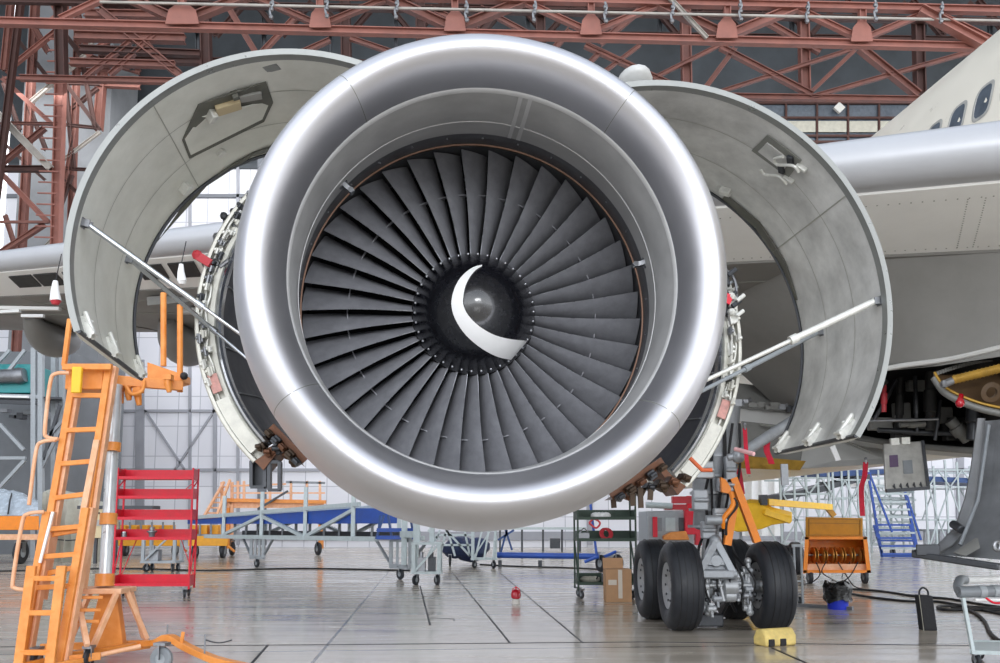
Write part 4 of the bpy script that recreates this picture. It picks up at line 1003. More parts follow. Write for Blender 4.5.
for k, (x, y, w_, h_) in enumerate(((703, 470, .3, .25), (725, 485, .25, .2), (700, 500, .22, .3), (722, 515, .25, .2), (708, 530, .2, .25), (730, 470, .16, .4))):
    m = MB(); c = P(x, y, 12.55); m.box(c, (w_, .14, h_)); m.cyl(c - Vector((w_ * .5, .08, 0)), c + Vector((w_ * .5, -.08, 0)), .035, 10); m.build('strut_valve', ['gear_light', 'gear_grey', 'gear_grey'][k % 3], strut, bevel=.02)
# torque links: the A-shaped plate
a = P(715.5, 541, 12.45); b = P(698, 574, 12.3); c = P(733, 574, 12.3); dpt = Vector((0, .1, 0)); m = MB()
for p, q_ in ((a, b), (a, c), (b, c)): m.beam(p, q_, .10, .14, up=(0, 1, 0))
m.beam(b.lerp(a, .35), c.lerp(a, .35), .08, .1, up=(0, 1, 0)); m.ball(a, .09, 12); m.cyl(b - axl * .05, c + axl * .05, .07, 14); m.prism([b + Vector((0, .02, 0)), c + Vector((0, .02, 0)), a + Vector((0, .02, 0))], (0, .05, 0)); m.cyl(a.lerp(b.lerp(c, .5), .6) - Vector((0, .06, 0)), a.lerp(b.lerp(c, .5), .6) + Vector((0, .04, 0)), .085, 18)
m.build('torque_link', 'gear_grey', air, bevel=.01)
m = MB(); m.tube([a + Vector((0, .1, .05)), bt.lerp(tp, .42) - Vector((0, .2, 0))], .07, 12); m.cyl(P(706, 520, 12.3), P(726, 520, 12.3), .07, 14); m.build('torque_link', 'gear_grey', air)
# jack foot under the bogie
m = MB()
for a_, b_ in (((712, 585), (704, 618)), ((722, 585), (736, 612)), ((736, 588), (722, 614))): m.beam(P(*a_, 12.6), P(*b_, 12.9), .045)
m.box(mid + Vector((-.15, -.35, -TR + .11)), (.5, .3, .18)); m.build('jack_foot', 'steel_dark', air, bevel=.02)
# ================================================================ GROUND EQUIPMENT
UP = Vector((0, 0, 1))
def V(x, y, z=0): return Vector((x, y, z))
# ---- orange access ladder with platform, left foreground
D = 9.7
lad = thing('access_ladder', GX(75, 9.6), 'orange wheeled maintenance ladder and platform standing under the left cowl door', 'ladder')
def bar(par, name, a, b, w, h=None, mat='orange', bevel=.006, up=None): return MB().beam(a, b, w, h, up=up).build(name, mat, par, bevel=bevel)
def pipe(par, name, pts, r, mat, n=10): return MB().tube(pts, r, n).build(name, mat, par)
uL0, uL1 = P(76, 364, 9.9), P(36, 600, 9.55); uR0, uR1 = P(109, 366, 9.9), P(76, 590, 9.55)
for a, b, nm in ((uL0, uL1, 'upper_rail'), (uR0, uR1, 'upper_rail')):
    bar(lad, nm, a, b, .075, .05); bar(lad, 'rail_flange', a + V(.05, .06), b + V(.05, .06), .05, .09, 'orange_pale')
lL0, lL1 = P(47, 512, 9.62), P(20, 668, 9.25); lR0, lR1 = P(86, 508, 9.62), P(58, 668, 9.25)
for a, b in ((lL0, lL1), (lR0, lR1)): bar(lad, 'lower_rail', a, b, .085, .05); bar(lad, 'rail_flange', a + V(.05, .06), b + V(.05, .06), .05, .09, 'orange_pale')
fL0, fL1 = P(32, 566, 9.3), P(18, 672, 9.1); fR0, fR1 = P(62, 566, 9.3), P(49, 672, 9.1)
for a, b in ((fL0, fL1), (fR0, fR1)): bar(lad, 'front_rail', a, b, .10, .05)
def rungs(p0, p1, q0, q1, ys, par=lad):
    for f in ys: MB().beam(p0.lerp(p1, f), q0.lerp(q1, f), .05, .055, up=UP).build('rung', 'orange', par, bevel=.006)
rungs(uL0, uL1, uR0, uR1, [.14, .295, .44, .585, .74, .9]); rungs(lL0, lL1, lR0, lR1, [.12, .3, .5]); rungs(fL0, fL1, fR0, fR1, [.12, .45, .82])
pipe(lad, 'handrail', bez([P(69, 373, 9.8), P(55, 374, 9.75), P(50, 384, 9.75), P(45, 428, 9.7), P(47, 437, 9.7), P(58, 439, 9.7)], 6), .022, 'orange_pale')
pipe(lad, 'handrail', bez([P(44, 512, 9.55), P(28, 514, 9.5), P(22, 524, 9.5), P(13, 580, 9.45), P(15, 588, 9.45), P(27, 590, 9.4)], 6), .022, 'orange_pale')
pipe(lad, 'handrail', bez([P(56, 440, 9.7), P(42, 442, 9.7), P(36, 452, 9.7), P(29, 505, 9.6)], 6), .022, 'orange_pale')
bar(lad, 'rail_sleeve', P(97, 440, 9.75), P(82, 520, 9.6), .07, .04, 'orange_pale'); bar(lad, 'rail_sleeve', P(53, 512, 9.5), P(40, 563, 9.45), .03, .03, 'white')
# platform
m = MB(); c = P(92, 381, 10.1); m.box(c, (.44, .4, .26)); m.build('platform_box', 'orange', lad, bevel=.015)
m = MB(); c = P(77, 380, 9.72); m.box(c, (.11, .05, .3)); m.build('platform_plate', 'yellow', lad, bevel=.01)
bar(lad, 'platform_beam', P(63, 367, 9.8), P(112, 367, 9.8), .06, .07); bar(lad, 'platform_arm', P(108, 380, 10.2), P(183, 386, 10.5), .09, .12)
m = MB(); m.prism([P(147, 362, 10.5), P(182, 374, 10.5), P(182, 381, 10.5), P(172, 384, 10.5), P(147, 378, 10.5)], (0, .3, 0)); m.build('platform_end', 'orange', lad, bevel=.01)
for x, y0, y1, dd in ((163.5, 293, 366, 10.5), (180, 305, 392, 10.55)): pipe(lad, 'guard_post', [P(x, y0, dd), P(x, y1, dd)], .036, 'orange', 12)
bar(lad, 'guard_post', P(70, 319, 9.9), P(64, 366, 9.9), .05, .05)
m = MB(); m.ball(P(184, 376, 10.45), .05, 10); m.build('post_knob', 'cable', lad)
for x, y in ((120, 395), (128, 392), (138, 397), (168, 384)):
    m = MB(); c = P(x, y, 10.3); m.tube([c + V(0, 0, .12), c, c + V(.02, 0, -.1)], [.035, .045, .03], 10); m.box(c + V(0, 0, .08), (.1, .1, .06)); m.build('clamp', 'orange', lad)
pipe(lad, 'cable_loop', bez([P(126, 386, 10.2), P(132, 394, 10.2), P(142, 391, 10.2), P(144, 381, 10.3)], 5), .022, 'orange')
pipe(lad, 'mast_tube', [P(116.5, 385, 10.2), P(104.5, 585, 10.0)], .068, 'mast_silver', 20)
ax0 = (P(104.5, 585, 10.0) - P(116.5, 385, 10.2)).normalized()
for y, x, r, h in ((447, 112.8, .088, .1), (519, 108.5, .095, .13), (580, 104.8, .105, .14)):
    p = P(x, y, 10.1 - .0005 * (y - 400)); MB().lathe([(-h / 2, .05), (-h / 2, r), (h / 2, r), (h / 2, .05)], p, ax0, 24).build('mast_collar', 'orange', lad)
# base frame
tz = P(105, 590, 10.0); m = MB()
m.box(tz, (.55, .42, .06)); m.build('base_top', 'orange_pale', lad, bevel=.01)
z0 = tz.z
def gp(px, D, z=.06): p = GX(px, D); p.z = z; return p
for a, b in ((V(tz.x - .24, tz.y - .18, z0), gp(86, 9.35, .25)), (V(tz.x + .22, tz.y - .18, z0), gp(92, 9.6, .2)), (V(tz.x - .24, tz.y + .18, z0), gp(68, 9.9, .2)), (V(tz.x + .24, tz.y, z0), gp(146, 10.2, .2)), (V(tz.x + .2, tz.y + .2, z0), gp(143, 10.3, .2))):
    bar(lad, 'base_leg', a, b, .055, .055, 'orange_pale')
for f in (.12, .4, .65): bar(lad, 'base_rung', P(76 + 2 * f, 592 + 45 * f, 9.6), P(104 - 8 * f, 592 + 45 * f, 9.7), .035)
m = MB(); c = V(tz.x + .02, tz.y + .05, 0); m.prism([c + V(-.10, 0, z0), c + V(.08, 0, z0), c + V(.2, 0, .1), c + V(-.24, 0, .1)], (0, .12, 0)); m.build('base_column', 'orange', lad, bevel=.01)
for a, b, w_ in ((gp(60, 9.4, .12), gp(148, 10.2, .14), .09), (gp(48, 9.25, .1), gp(100, 9.5, .12), .06), (gp(40, 10.1, .12), gp(148, 10.3, .14), .07)): bar(lad, 'base_beam', a, b, w_, .08, 'orange')
pts = bez([gp(140, 10.15, .16), gp(155, 9.9, .2), gp(168, 9.75, .28), gp(185, 9.6, .2), gp(215, 9.35, .1), gp(250, 9.1, .06)], 4)
m = MB()
for a, b in zip(pts, pts[1:]): m.beam(a, b + (b - a) * .15, .1, .07)
m.build('outrigger', 'orange', lad, bevel=.008)
pipe(lad, 'outrigger_stay', [gp(96, 9.5, .12), gp(140, 9.65, .2)], .025, 'orange_pale')
pipe(lad, 'lock_pin', [gp(166, 9.75, .2), gp(166, 9.75, .42)], .01, 'steel', 8); bar(lad, 'lock_handle', gp(180, 9.6, .2), gp(182, 9.6, .36), .04, .02, 'orange')
pipe(lad, 'lock_pin', [gp(204, 9.4, .1), gp(204, 9.4, .36)], .01, 'steel', 8)
MB().tube([gp(205 + 1.3 * k, 9.4, .30 - .012 * abs(10 - k) * 0 - .03 * math.sin(PI * k / 20)) for k in range(21)], .008, 6).build('chain', 'steel_dark', lad)
caster(lad, gp(161, 9.25, 0), .125, .06, 'grey_mid', top=.3, yaw=1.35); caster(lad, gp(36, 9.35, 0), .1, .05, 'rubber', top=.24); caster(lad, gp(88, 9.45, 0), .1, .05, top=.24)
for a, b in ((22, 9.1), (52, 9.1)): m = MB(); m.box(gp(a, b, .03), (.12, .1, .06)); m.build('foot', 'steel_dark', lad)
bar(lad, 'base_beam', gp(20, 9.12, .08), gp(60, 9.5, .1), .06, .05); bar(lad, 'base_beam', gp(55, 9.12, .08), gp(95, 9.5, .1), .06, .05)

# ---- shelf carts
def rack(name, c1, rt, bk, lv, posts_h, tray_h, mat, label, cat, brace=True):
    t = thing(name, c1, label, cat)
    def L(u, v, z): return Vector((c1.x, c1.y, 0)) + rt * u + bk * v + V(0, 0, z)
    x, y = rt.normalized(), bk.normalized(); w, d = rt.length, bk.length
    for u in (0, 1):
        for v in (0, 1): MB().beam(L(u, v, .17), L(u, v, posts_h), .035, .035, up=x).build('post', mat, t, bevel=.003)
    for z in lv:
        m = MB(); m.box(L(.5, .5, z), (w, d, .012), x=x, y=y)
        for v, hh in ((0, .055), (1, tray_h)): m.box(L(.5, v, z + hh / 2), (w + .03, .012, hh), x=x, y=y)
        for u in (0, 1): m.box(L(u, .5, z + tray_h / 2), (.012, d + .03, tray_h), x=x, y=y)
        m.build('tray', mat, t)
    if brace:
        for u in (0, 1):
            MB().beam(L(u, .05, lv[0] + tray_h), L(u, .95, lv[1]), .025, .012).build('brace', mat, t); MB().beam(L(u, .95, lv[-1] - .01), L(u, .05, lv[-2] + tray_h), .025, .012).build('brace', mat, t)
        MB().beam(L(.02, 1, lv[0] + tray_h), L(.2, 1, lv[1]), .025, .012).build('brace', mat, t); MB().beam(L(.98, 1, lv[0] + tray_h), L(.8, 1, lv[1]), .025, .012).build('brace', mat, t)
        MB().beam(L(.98, 1, lv[-1]), L(.84, 1, lv[-2] + tray_h), .025, .012).build('brace', mat, t)
    for u in (.06, .94):
        for v in (.1, .9): caster(t, L(u, v, 0), .085, .045, 'steel_dark', top=.2, yaw=math.atan2(x.y, x.x) + .4)
    return t, L
c1 = G(112, 598); rt = V(1.53, .05); bk = V(-.05, .45)
rc, RL = rack('shelf_cart', c1, rt, bk, [.235, 1.17, 1.58, 2.01, 2.41], 2.64, .21, 'red', 'bright red five tier shelf cart on casters, right of the orange ladder', 'shelf cart')
t = thing('parts_bundle', RL(.42, .4, 1.17), 'small white cloth bundle with metal fitting on the red shelf cart', 'cloth bundle')
m = MB(); c = RL(.42, .4, 1.176); m.grid([[c + V(-.3 + .1 * i, -.15 + .1 * j, .012 + .012 * random.random()) for i in range(7)] for j in range(4)], .01, (0, 0, 1)); m.build('cloth', 'white', t)
m = MB(); m.lathe([(0, .001), (0, .05), (.1, .07), (.12, .1), (.14, .1), (.15, .05), (.22, .05), (.23, .001)], c + V(.05, 0, .03), UP, 16); m.build('fitting', 'steel', t)
t = thing('parts_tin', RL(.08, .4, 1.17), 'small grey tin at the left end of a red shelf', 'tin'); m = MB(); m.lathe([(0, .001), (0, .06), (.14, .06), (.14, .05), (.02, .05), (.02, .001)], RL(.08, .4, 1.18), UP, 16); m.build('can', 'steel', t); MB().lathe([(.14, .062), (.15, .062), (.15, .052)], RL(.08, .4, 1.18), UP, 16).build('rim', 'chrome', t)
c1 = G(578.5, 599); rt = V(1.17, .03); bk = V(-.02, .6)
gc, GL = rack('shelf_cart', c1, rt, bk, [.28, 1.15, 1.58], 2.3, .2, 'green', 'dark green open shelf cart on casters, under the right side of the engine', 'shelf cart', brace=False)
for u in (0, 1): MB().beam(GL(u, .05, .4), GL(u, .95, 1.14), .03, .012).build('brace', 'green', gc)
def pile(name, label, cat, base, parts, group=None):
    t = thing(name, base, label, cat, group)
    for nm, mt, fn in parts: m = MB(); fn(m, Vector(base)); m.build(nm, mt, t, bevel=.004 if nm in ('case', 'box', 'lid') else 0)
    return t
pile('rag', 'white cloth bundled at the back of the top green shelf', 'rag', GL(.35, .5, 1.59), [('cloth', 'white', lambda m, b: [m.ball(b + V(.07 * k, .02 * (k % 2), .07), .09, 10, (1.2, 1, .8)) for k in range(4)])])
pile('hose_coil', 'red coiled strap on the middle green shelf', 'hose', GL(.5, .35, 1.16), [('coil', 'red_soft', lambda m, b: [m.tube([b + V(.1 * math.cos(a) + .02 * k, .08 * math.sin(a), .13 + .1 * math.sin(a * 1.0)) for a in [2 * PI * i / 16 for i in range(16)]], .025, 8, close=True) for k in range(3)]), ('tie', 'cable', lambda m, b: m.box(b + V(.06, 0, .035), (.05, .2, .03)))])
pile('tool_tray', 'grey metal tray of parts at left on the middle green shelf', 'tray', GL(.12, .4, 1.16), [('case', 'steel', lambda m, b: m.box(b + V(0, 0, .08), (.22, .3, .14))), ('handle', 'chrome', lambda m, b: m.tube(bez([b + V(-.08, -.1, .15), b + V(0, -.1, .24), b + V(.1, -.1, .15)], 5), .012, 8))])
pile('cloth_sack', 'pale sack lying on the lowest green shelf', 'sack', GL(.24, .5, .29), [('sack', 'canvas', lambda m, b: [m.ball(b + V(.1 * k - .1, .02 * k, .08), .085, 12, (1.3, 1, .75)) for k in range(3)]), ('tie', 'cable', lambda m, b: m.tube([b + V(.12, -.06, .09), b + V(.15, 0, .13), b + V(.12, .06, .09)], .015, 8))])
pile('parts_can', 'silver can beside the sack on the lowest green shelf', 'can', GL(.5, .4, .29), [('can', 'steel', lambda m, b: m.lathe([(0, .001), (0, .09), (.17, .09), (.18, .08), (.18, .001)], b, UP, 20)), ('lid', 'chrome', lambda m, b: m.lathe([(.175, .085), (.2, .085), (.2, .001)], b, UP, 20))])
# ---- cardboard box
bx = thing('cardboard_box', G(619, 602), 'brown cardboard box with raised flap standing between green cart and wheels', 'box'); g = G(619, 602); w, h, d = .50, .62, .42
m = MB(); m.box(g + V(0, d / 2, h / 2), (w, d, h)); m.build('carton', 'cardboard', bx, bevel=.006)
m = MB(); m.prism([g + V(-w / 2, d, h), g + V(w / 2 - .1, d, h), g + V(w / 2 - .1, d + .06, h + .2), g + V(-w / 2, d + .06, h + .2)], (0, .008, 0)); m.build('flap', 'cardboard', bx)
m = MB(); m.box(g + V(.03, -.003, h * .55), (.08, .006, h * .88)); m.build('tape', 'tape', bx); m = MB(); m.box(g + V(-.12, -.003, h * .6), (.16, .005, .1)); m.box(g + V(.03, -.006, h * .95), (.08, .006, .05)); m.build('tape_end', 'tape', bx)
# ---- red warning lamp on the floor
g = G(516, 604); wl = thing('warning_lamp', g, 'small red beacon lamp with clear base on the open floor', 'lamp')
MB().lathe([(0, .001), (0, .075), (.02, .08), (.08, .075), (.10, .05), (.11, .001)], g, UP, 24).build('base', 'clear_base', wl)
MB().lathe([(.09, .05), (.11, .085), (.17, .098), (.23, .085), (.27, .04), (.275, .001)], g, UP, 24).build('lens', 'red_lens', wl)
m = MB(); m.tube([g + V(.07 * math.cos(a), -.01, .24 + .07 * math.sin(a)) for a in [PI * k / 10 for k in range(11)]], .008, 6); m.tube([g + V(0, 0, .27), g + V(0, 0, .33)], .012, 8); m.build('handle', 'red', wl)

# ---- wheel chocks, bucket, air bottle
g = G(775, 645); ck = thing('wheel_chock', g, 'pale yellow wheel chock lying in front of the right-hand tire', 'wheel chock'); m = MB(); ax = V(.92, .38).normalized(); ay = V(-ax.y, ax.x)
sec = [(-.13, 0), (.13, 0), (.13, .1), (.07, .2), (-.06, .22), (-.13, .13)]
m.prism([g + ay * a + V(0, 0, b) - ax * .24 for a, b in sec], ax * .48); m.build('block', 'chock_yellow', ck, bevel=.03)
for k in (-.16, .02): m = MB(); m.box(g + ax * k - ay * .12 + V(0, 0, .05), (.09, .05, .09), x=ax, y=ay); m.build('notch_insert', 'black_rubber', ck, bevel=.01)
g = G(928, 630); ck = thing('wheel_chock', g, 'tall black rubber chock standing on end on the right floor', 'wheel chock'); m = MB(); m.hexa([g + V(-.09, -.08, 0), g + V(.10, -.08, 0), g + V(.10, .1, 0), g + V(-.09, .1, 0), g + V(-.13, -.07, .50), g + V(.06, -.07, .49), g + V(.06, .09, .49), g + V(-.13, .09, .50)]); m.build('block', 'black_rubber', ck, bevel=.012)
m = MB(); m.tube(bez([g + V(-.1, 0, .49), g + V(-.09, 0, .56), g + V(-.04, 0, .6), g + V(.02, 0, .56), g + V(.03, 0, .49)], 5), .014, 8); m.build('rope_handle', 'cable', ck)
MB().prism([g + V(-.093, -.081, 0), g + V(-.13, -.072, .5), g + V(-.131, -.058, .5), g + V(-.094, -.068, 0)], V(-.004, 0, 0)).build('edge_stripe', 'canvas', ck)
g = G(838, 609); bk_ = thing('bucket', g, 'blue bucket lined with a black plastic bag before the orange cart', 'bucket')
MB().lathe([(0, .001), (0, .17), (.36, .2), (.37, .21), (.37, .19), (.02, .16), (.02, .001)], g, UP, 32).build('pail', 'bucket_blue', bk_)
vs = []; rnd = random.Random(2); rows = []
for (z, r) in ((.14, .24), (.2, .225), (.3, .235), (.4, .24), (.47, .21), (.46, .17), (.3, .15)):
    rows.append([g + V(math.cos(a) * (r * (1 + .09 * math.sin(5 * a + z * 9) + rnd.uniform(-.05, .05))), math.sin(a) * r, z + .03 * math.sin(3 * a) + rnd.uniform(-.015, .015)) for a in [2 * PI * k / 28 for k in range(29)]])
MB().grid(rows).build('bag', 'black_plastic', bk_, ang=20)
# ---- orange hose reel cart
D = G(836, 584).y; hc = thing('hose_reel_cart', GX(836, D), 'orange steel cart with raised amber lid and row of hose reels', 'hose reel cart')
def pc(px, py, dd=0): return P(px, py, D + dd)
x0, x1, y0, y1 = 802, 870, 537, 573
m = MB(); dp = .9
a, b, c, d = pc(805, 537), pc(867, 537), pc(871, 573), pc(803, 573); dv = V(dp * (836 - 500) / F, dp, 0)
m.prism([d, c, c + V(0, 0, .07), d + V(0, 0, .07)], dv); m.prism([a, b, b - V(0, 0, .06), a - V(0, 0, .06)], dv)
m.prism([a, d, d + V(.1, 0, 0), a + V(.1, 0, 0)], dv); m.prism([b, c, c - V(.1, 0, 0), b - V(.1, 0, 0)], dv); m.prism([a + dv, b + dv, c + dv, d + dv], (0, .03, 0)); m.build('cart_body', 'orange_box', hc, bevel=.012)
m = MB(); m.prism([pc(808, 564, .1), pc(866, 564, .1), pc(867, 570, .1), pc(807, 570, .1)], (0, .03, 0)); m.build('inner_shelf', 'orange_pale', hc)
m = MB(); la, lb, lc, ld = pc(806, 517, .85), pc(863, 518, .85), pc(863, 537, .9), pc(806, 537, .9); m.prism([la, lb, lc, ld], (0, .06, 0)); ld_o = m.build('lid', 'amber', hc, bevel=.015)
m = MB()
for u0, u1 in (((.05, .08), (.95, .08)), ((.05, .9), (.95, .9)), ((.05, .08), (.05, .9)), ((.95, .08), (.95, .9)), ((.05, .3), (.95, .3))):
    f = lambda u: la.lerp(lb, u[0]).lerp(ld.lerp(lc, u[0]), u[1]) - V(0, .008, 0)
    m.beam(f(u0), f(u1), .025, .02)
m.build('lid_rib', 'amber_dark', ld_o)
p, q = pc(808, 555, .35), pc(866, 555, .35); MB().tube([p, q], .03, 10).build('reel_axle', 'steel', hc)
for k in range(6):
    c = p.lerp(q, (k + .7) / 6.4); m = MB()
    for s in (-.035, .035): m.lathe([(-.006, .04), (-.006, .2), (.006, .2), (.006, .04)], c + V(s, 0, 0), V(1, 0, 0), 24)
    o = m.build('reel_flange', 'brass', hc); MB().lathe([(-.04, .05), (-.04, .09), (.04, .09), (.04, .05)], c, V(1, 0, 0), 20).build('hose', 'cable', o)
for x in (810, 865):
    for dd in (.1, .85): caster(hc, GX(x, D + dd), .16, .09, 'rubber', top=.34)
for pts in ([(816, 562), (820, 574), (812, 583), (800, 586)], [(826, 562), (822, 572), (832, 580), (846, 588)], [(838, 562), (846, 575), (856, 588), (880, 592)], [(850, 562), (842, 578), (852, 590)], [(858, 562), (850, 576), (840, 584)]):
    w_ = [pc(pts[0][0], pts[0][1], .05)] + [pc(x, y, -.06) if y < 578 else V(GX(x, max(10, G(x, y).y)).x, G(x, y).y, .02) for x, y in pts[1:]]
    MB().tube(bez(w_, 6), .014, 6).build('hose_tail', 'cable', hc)

# ---- floor cables and hoses
def cable(label, pts, r, cat='cable', mat='cable', sd=1):
    m = MB(); m.tube(bez([V(*G(x, y).xy, r) for x, y in pts], 8), r, 8); return tag(m.build('floor_cable', mat, None, base=G(*pts[0])), label, cat)
cable('thick black hose trailing from the orange cart past the standing black chock', [(853, 590), (880, 592), (915, 597), (950, 600), (985, 606), (1030, 612)], .022)
cable('black hose running just in front of the other trailing hoses', [(848, 594), (870, 598), (905, 602), (940, 603), (972, 609), (1010, 617), (1040, 622)], .022)
cable('black hose loop bent back beside the push trolley', [(1020, 608), (985, 609), (955, 607), (938, 608), (945, 611), (975, 611), (1020, 612)], .024)
cable('black hose curling down behind the push trolley', [(952, 609), (972, 613), (984, 622), (990, 634), (1000, 643), (1020, 650)], .026)
cable('long dark cable crossing the floor below the blue ramp', [(-10, 572), (120, 569), (205, 571), (300, 569), (410, 571)], .022)
cable('dark cable on the floor beyond the red beacon lamp', [(480, 565), (520, 567), (560, 568), (605, 570)], .022)
# ---- thin grey floor stand beside the right tires
g = G(800, 606); fs = thing('floor_stand', g, 'slim grey steel stand with long foot bar beside the right tire', 'stand')
a, b = G(788, 606), G(853, 610); a.z = b.z = .03; MB().beam(a, b, .09, .06).build('foot_bar', 'steel', fs)
for x in (796, 803): p = G(x, 606); MB().tube([V(p.x, p.y, .03), V(p.x, p.y, 1.1)], .022, 8).build('upright', 'grey_paint', fs)
MB().beam(V(*G(794, 606).xy, 1.1), V(*G(805, 606).xy, 1.1), .05).build('top_plate', 'grey_paint', fs); MB().beam(V(*G(795, 606).xy, .45), V(*G(804, 606).xy, .45), .03).build('cross_bar', 'grey_paint', fs)
caster(fs, G(800, 604), .07, .04, 'rubber', top=.2)
# ---- push trolley, bottom right
D0 = G(975, 668).y; pt = thing('push_trolley', GX(990, D0), 'light grey push trolley with roller handle at the bottom right corner', 'trolley')
a, b = P(961, 592, D0 + .15), P(1040, 590, D0 + .15); MB().tube([a - V(.03, 0, 0), a.lerp(b, .01), b], .062, 18).build('roller_handle', 'grey_mid', pt)
for f in (.22, .4, .75): p = a.lerp(b, f); MB().tube([p, p + (b - a).normalized() * .07], .068, 18).build('roller_sleeve', 'grey_paint', pt)
MB().tube([P(963, 580, D0 + .5), P(1040, 578, D0 + .5)], .04, 14).build('rear_rail', 'white', pt)
m = MB(); m.tube(bez([P(962, 594, D0 + .15), P(958, 588, D0 + .25), P(960, 580, D0 + .4), P(965, 580, D0 + .5)], 5), .05, 12); m.build('corner_bend', 'grey_mid', pt)
for p, q in (((963, 596), (973, 652)),): MB().beam(P(963, 598, D0 + .1), P(973, 652, D0), .035).build('upright', 'pale_steel', pt); MB().beam(P(1030, 598, D0 + .1), P(1038, 652, D0), .035).build('upright', 'pale_steel', pt)
MB().beam(P(971, 652, D0), P(1040, 654, D0), .04).build('deck_frame', 'pale_steel', pt); MB().beam(P(972, 642, D0 + .6), P(1040, 643, D0 + .6), .04).build('deck_frame', 'pale_steel', pt); MB().beam(P(972, 651, D0), P(972, 642, D0 + .6), .04).build('deck_frame', 'pale_steel', pt)
m = MB(); m.prism([P(972, 651, D0), P(1040, 653, D0), P(1040, 642, D0 + .6), P(973, 641, D0 + .6)], (0, 0, -.012)); m.build('deck', 'pale_steel', pt)
MB().tube([P(975, 600, D0 + .1), P(1040, 600, D0 + .1)], .016, 8).build('cross_bar', 'white', pt)
caster(pt, GX(977, D0 + .05), .075, .04, 'rubber', top=P(975, 652, D0).z); caster(pt, GX(1035, D0 + .05), .075, .04, 'rubber', top=P(975, 652, D0).z); caster(pt, GX(980, D0 + .6), .075, .04, top=P(975, 652, D0).z)
MB().tube(bez([P(986, 598, D0), P(995, 603, D0), P(1010, 602, D0)], 5), .012, 8).build('red_strap', 'red', pt)

# ---- red warning ribbons
def ribbon(label, pts, w, mat='ribbon'):
    pts = bez([P(*p) for p in pts], 6); rows = [[p - V(w / 2, 0, 0), p + V(w / 2, .02, 0)] for p in pts]
    base = pts[-1]; t = thing('warning_ribbon', base, label, 'ribbon', None); MB().grid(rows, .006, (0, 1, 0)).build('streamer', mat, t, ang=60)
    m = MB(); m.tube([pts[0] + V(0, 0, .06), pts[0], pts[1]], .012, 8); m.ball(pts[0] + V(0, 0, .05), .025, 8); m.build('clip', 'steel', t); return t
ribbon('long red streamer hanging left of the grey side strut', [(745, 428, 11.4), (746, 444, 11.4), (747, 460, 11.35), (749, 474, 11.4)], .06)
ribbon('wavy red streamer hanging from the grey bay panel', [(772, 432, 11.8), (768, 440, 11.8), (767, 450, 11.8), (770, 458, 11.8), (772, 464, 11.75)], .09)
ribbon('red streamer beside the yellow lift, behind the landing gear strut', [(737, 468, 13.6), (739, 480, 13.6), (741, 494, 13.6)], .14)
ribbon('long red streamer reaching down to the orange hose reel cart', [(866, 462, 13.0), (865, 476, 13.0), (862, 486, 12.95), (862, 500, 13.0), (863, 516, 13.0)], .085)
t = thing('wing_tag', P(70, 300, 9), 'white plastic cover with red end hanging below the left wing', 'cover'); t.name = 'protective_cover'
def cover(px, py, D, label, s=1., rd=True):
    t = thing('probe_cover', P(px, py, D), label, 'cover'); c = P(px, py, D); m = MB(); m.tube([c + V(0, 0, .12 * s), c, c - V(-.02, 0, .14 * s)], [.03 * s, .05 * s, .07 * s], 12); m.build('sleeve', 'white', t); m = MB(); m.tube([c - V(-.02, 0, .14 * s), c - V(-.02, 0, .19 * s)], [.07 * s, .04 * s], 12); m.build('end_flap', 'red_soft' if rd else 'white', t)
    m = MB(); m.tube([c + V(0, 0, .12 * s), c + V(.02, .1, .5 * s)], .008, 6); m.build('cord', 'cable', t)
bpy.data.objects.remove(t)
cover(55, 290, 13.5, 'white cover with red tip under the outer wing, left of the cowl door', 1.25)
cover(181, 272, 12.5, 'white cover hanging between left cowl door and engine', 1.0, False)
# ================================================================ FAR EQUIPMENT
def line(par, name, a, b, w, mat, h=None, up=None): return MB().beam(a, b, w, h, up=up).build(name, mat, par, smooth=False)
def zat(y, D): return P(500, y, D).z
def W(px, D, z):
    """point at height z, distance D, in photo column px"""
    dep = D * CT + (z - H) * ST
    return V((px - 500) / F * dep, D, z)
# ---- blue decked docking gangway
gw = thing('docking_gangway', W(262, 29.5, 0), 'long blue-decked gangway with pale steel truss sides behind the engine', 'gangway')
A, B = V(*W(186, 33.2, 0).xy, 0), V(*W(424, 22.5, 0).xy, 0); dr_ = (B - A).normalized(); pr = V(-dr_.y, dr_.x); LN = (B - A).length
zd = lambda u: 1.58 + .42 * u
def gpt(u, z, off=0): return A.lerp(B, u) + pr * off + V(0, 0, z)
m = MB(); m.hexa([gpt(0, zd(0) - .16, 0), gpt(.78, zd(.78) - .44, 0), gpt(.78, zd(.78) - .44, 1.5), gpt(0, zd(0) - .16, 1.5), gpt(0, zd(0), 0), gpt(.78, zd(.78), 0), gpt(.78, zd(.78), 1.5), gpt(0, zd(0), 1.5)]); m.build('deck', 'blue', gw)
for off in (-.06, 1.56):
    line(gw, 'top_rail', gpt(0, zd(0) + .06, off), gpt(.80, zd(.8) + .1, off), .12, 'pale_steel'); line(gw, 'bottom_rail', gpt(.12, .98, off), gpt(.86, 1.05, off), .13, 'pale_steel')
    us = [.22, .41, .60, .78]
    for u in us: line(gw, 'truss_post', gpt(u, 1.0, off), gpt(u, zd(u) + (.75 if off < 0 else .1), off), .11, 'pale_steel')
    for i, (u, v) in enumerate(zip(us, us[1:])):
        a, b = (u, v) if i % 2 == 0 else (v, u)
        line(gw, 'truss_brace', gpt(a, 1.05, off), gpt(b, zd(b) - .05, off), .1, 'pale_steel')
for k in range(12): line(gw, 'deck_support', gpt(.1 + .06 * k, 1.0, .8), gpt(.1 + .06 * k, zd(.1) - .1, .8), .08, 'grey_mid')
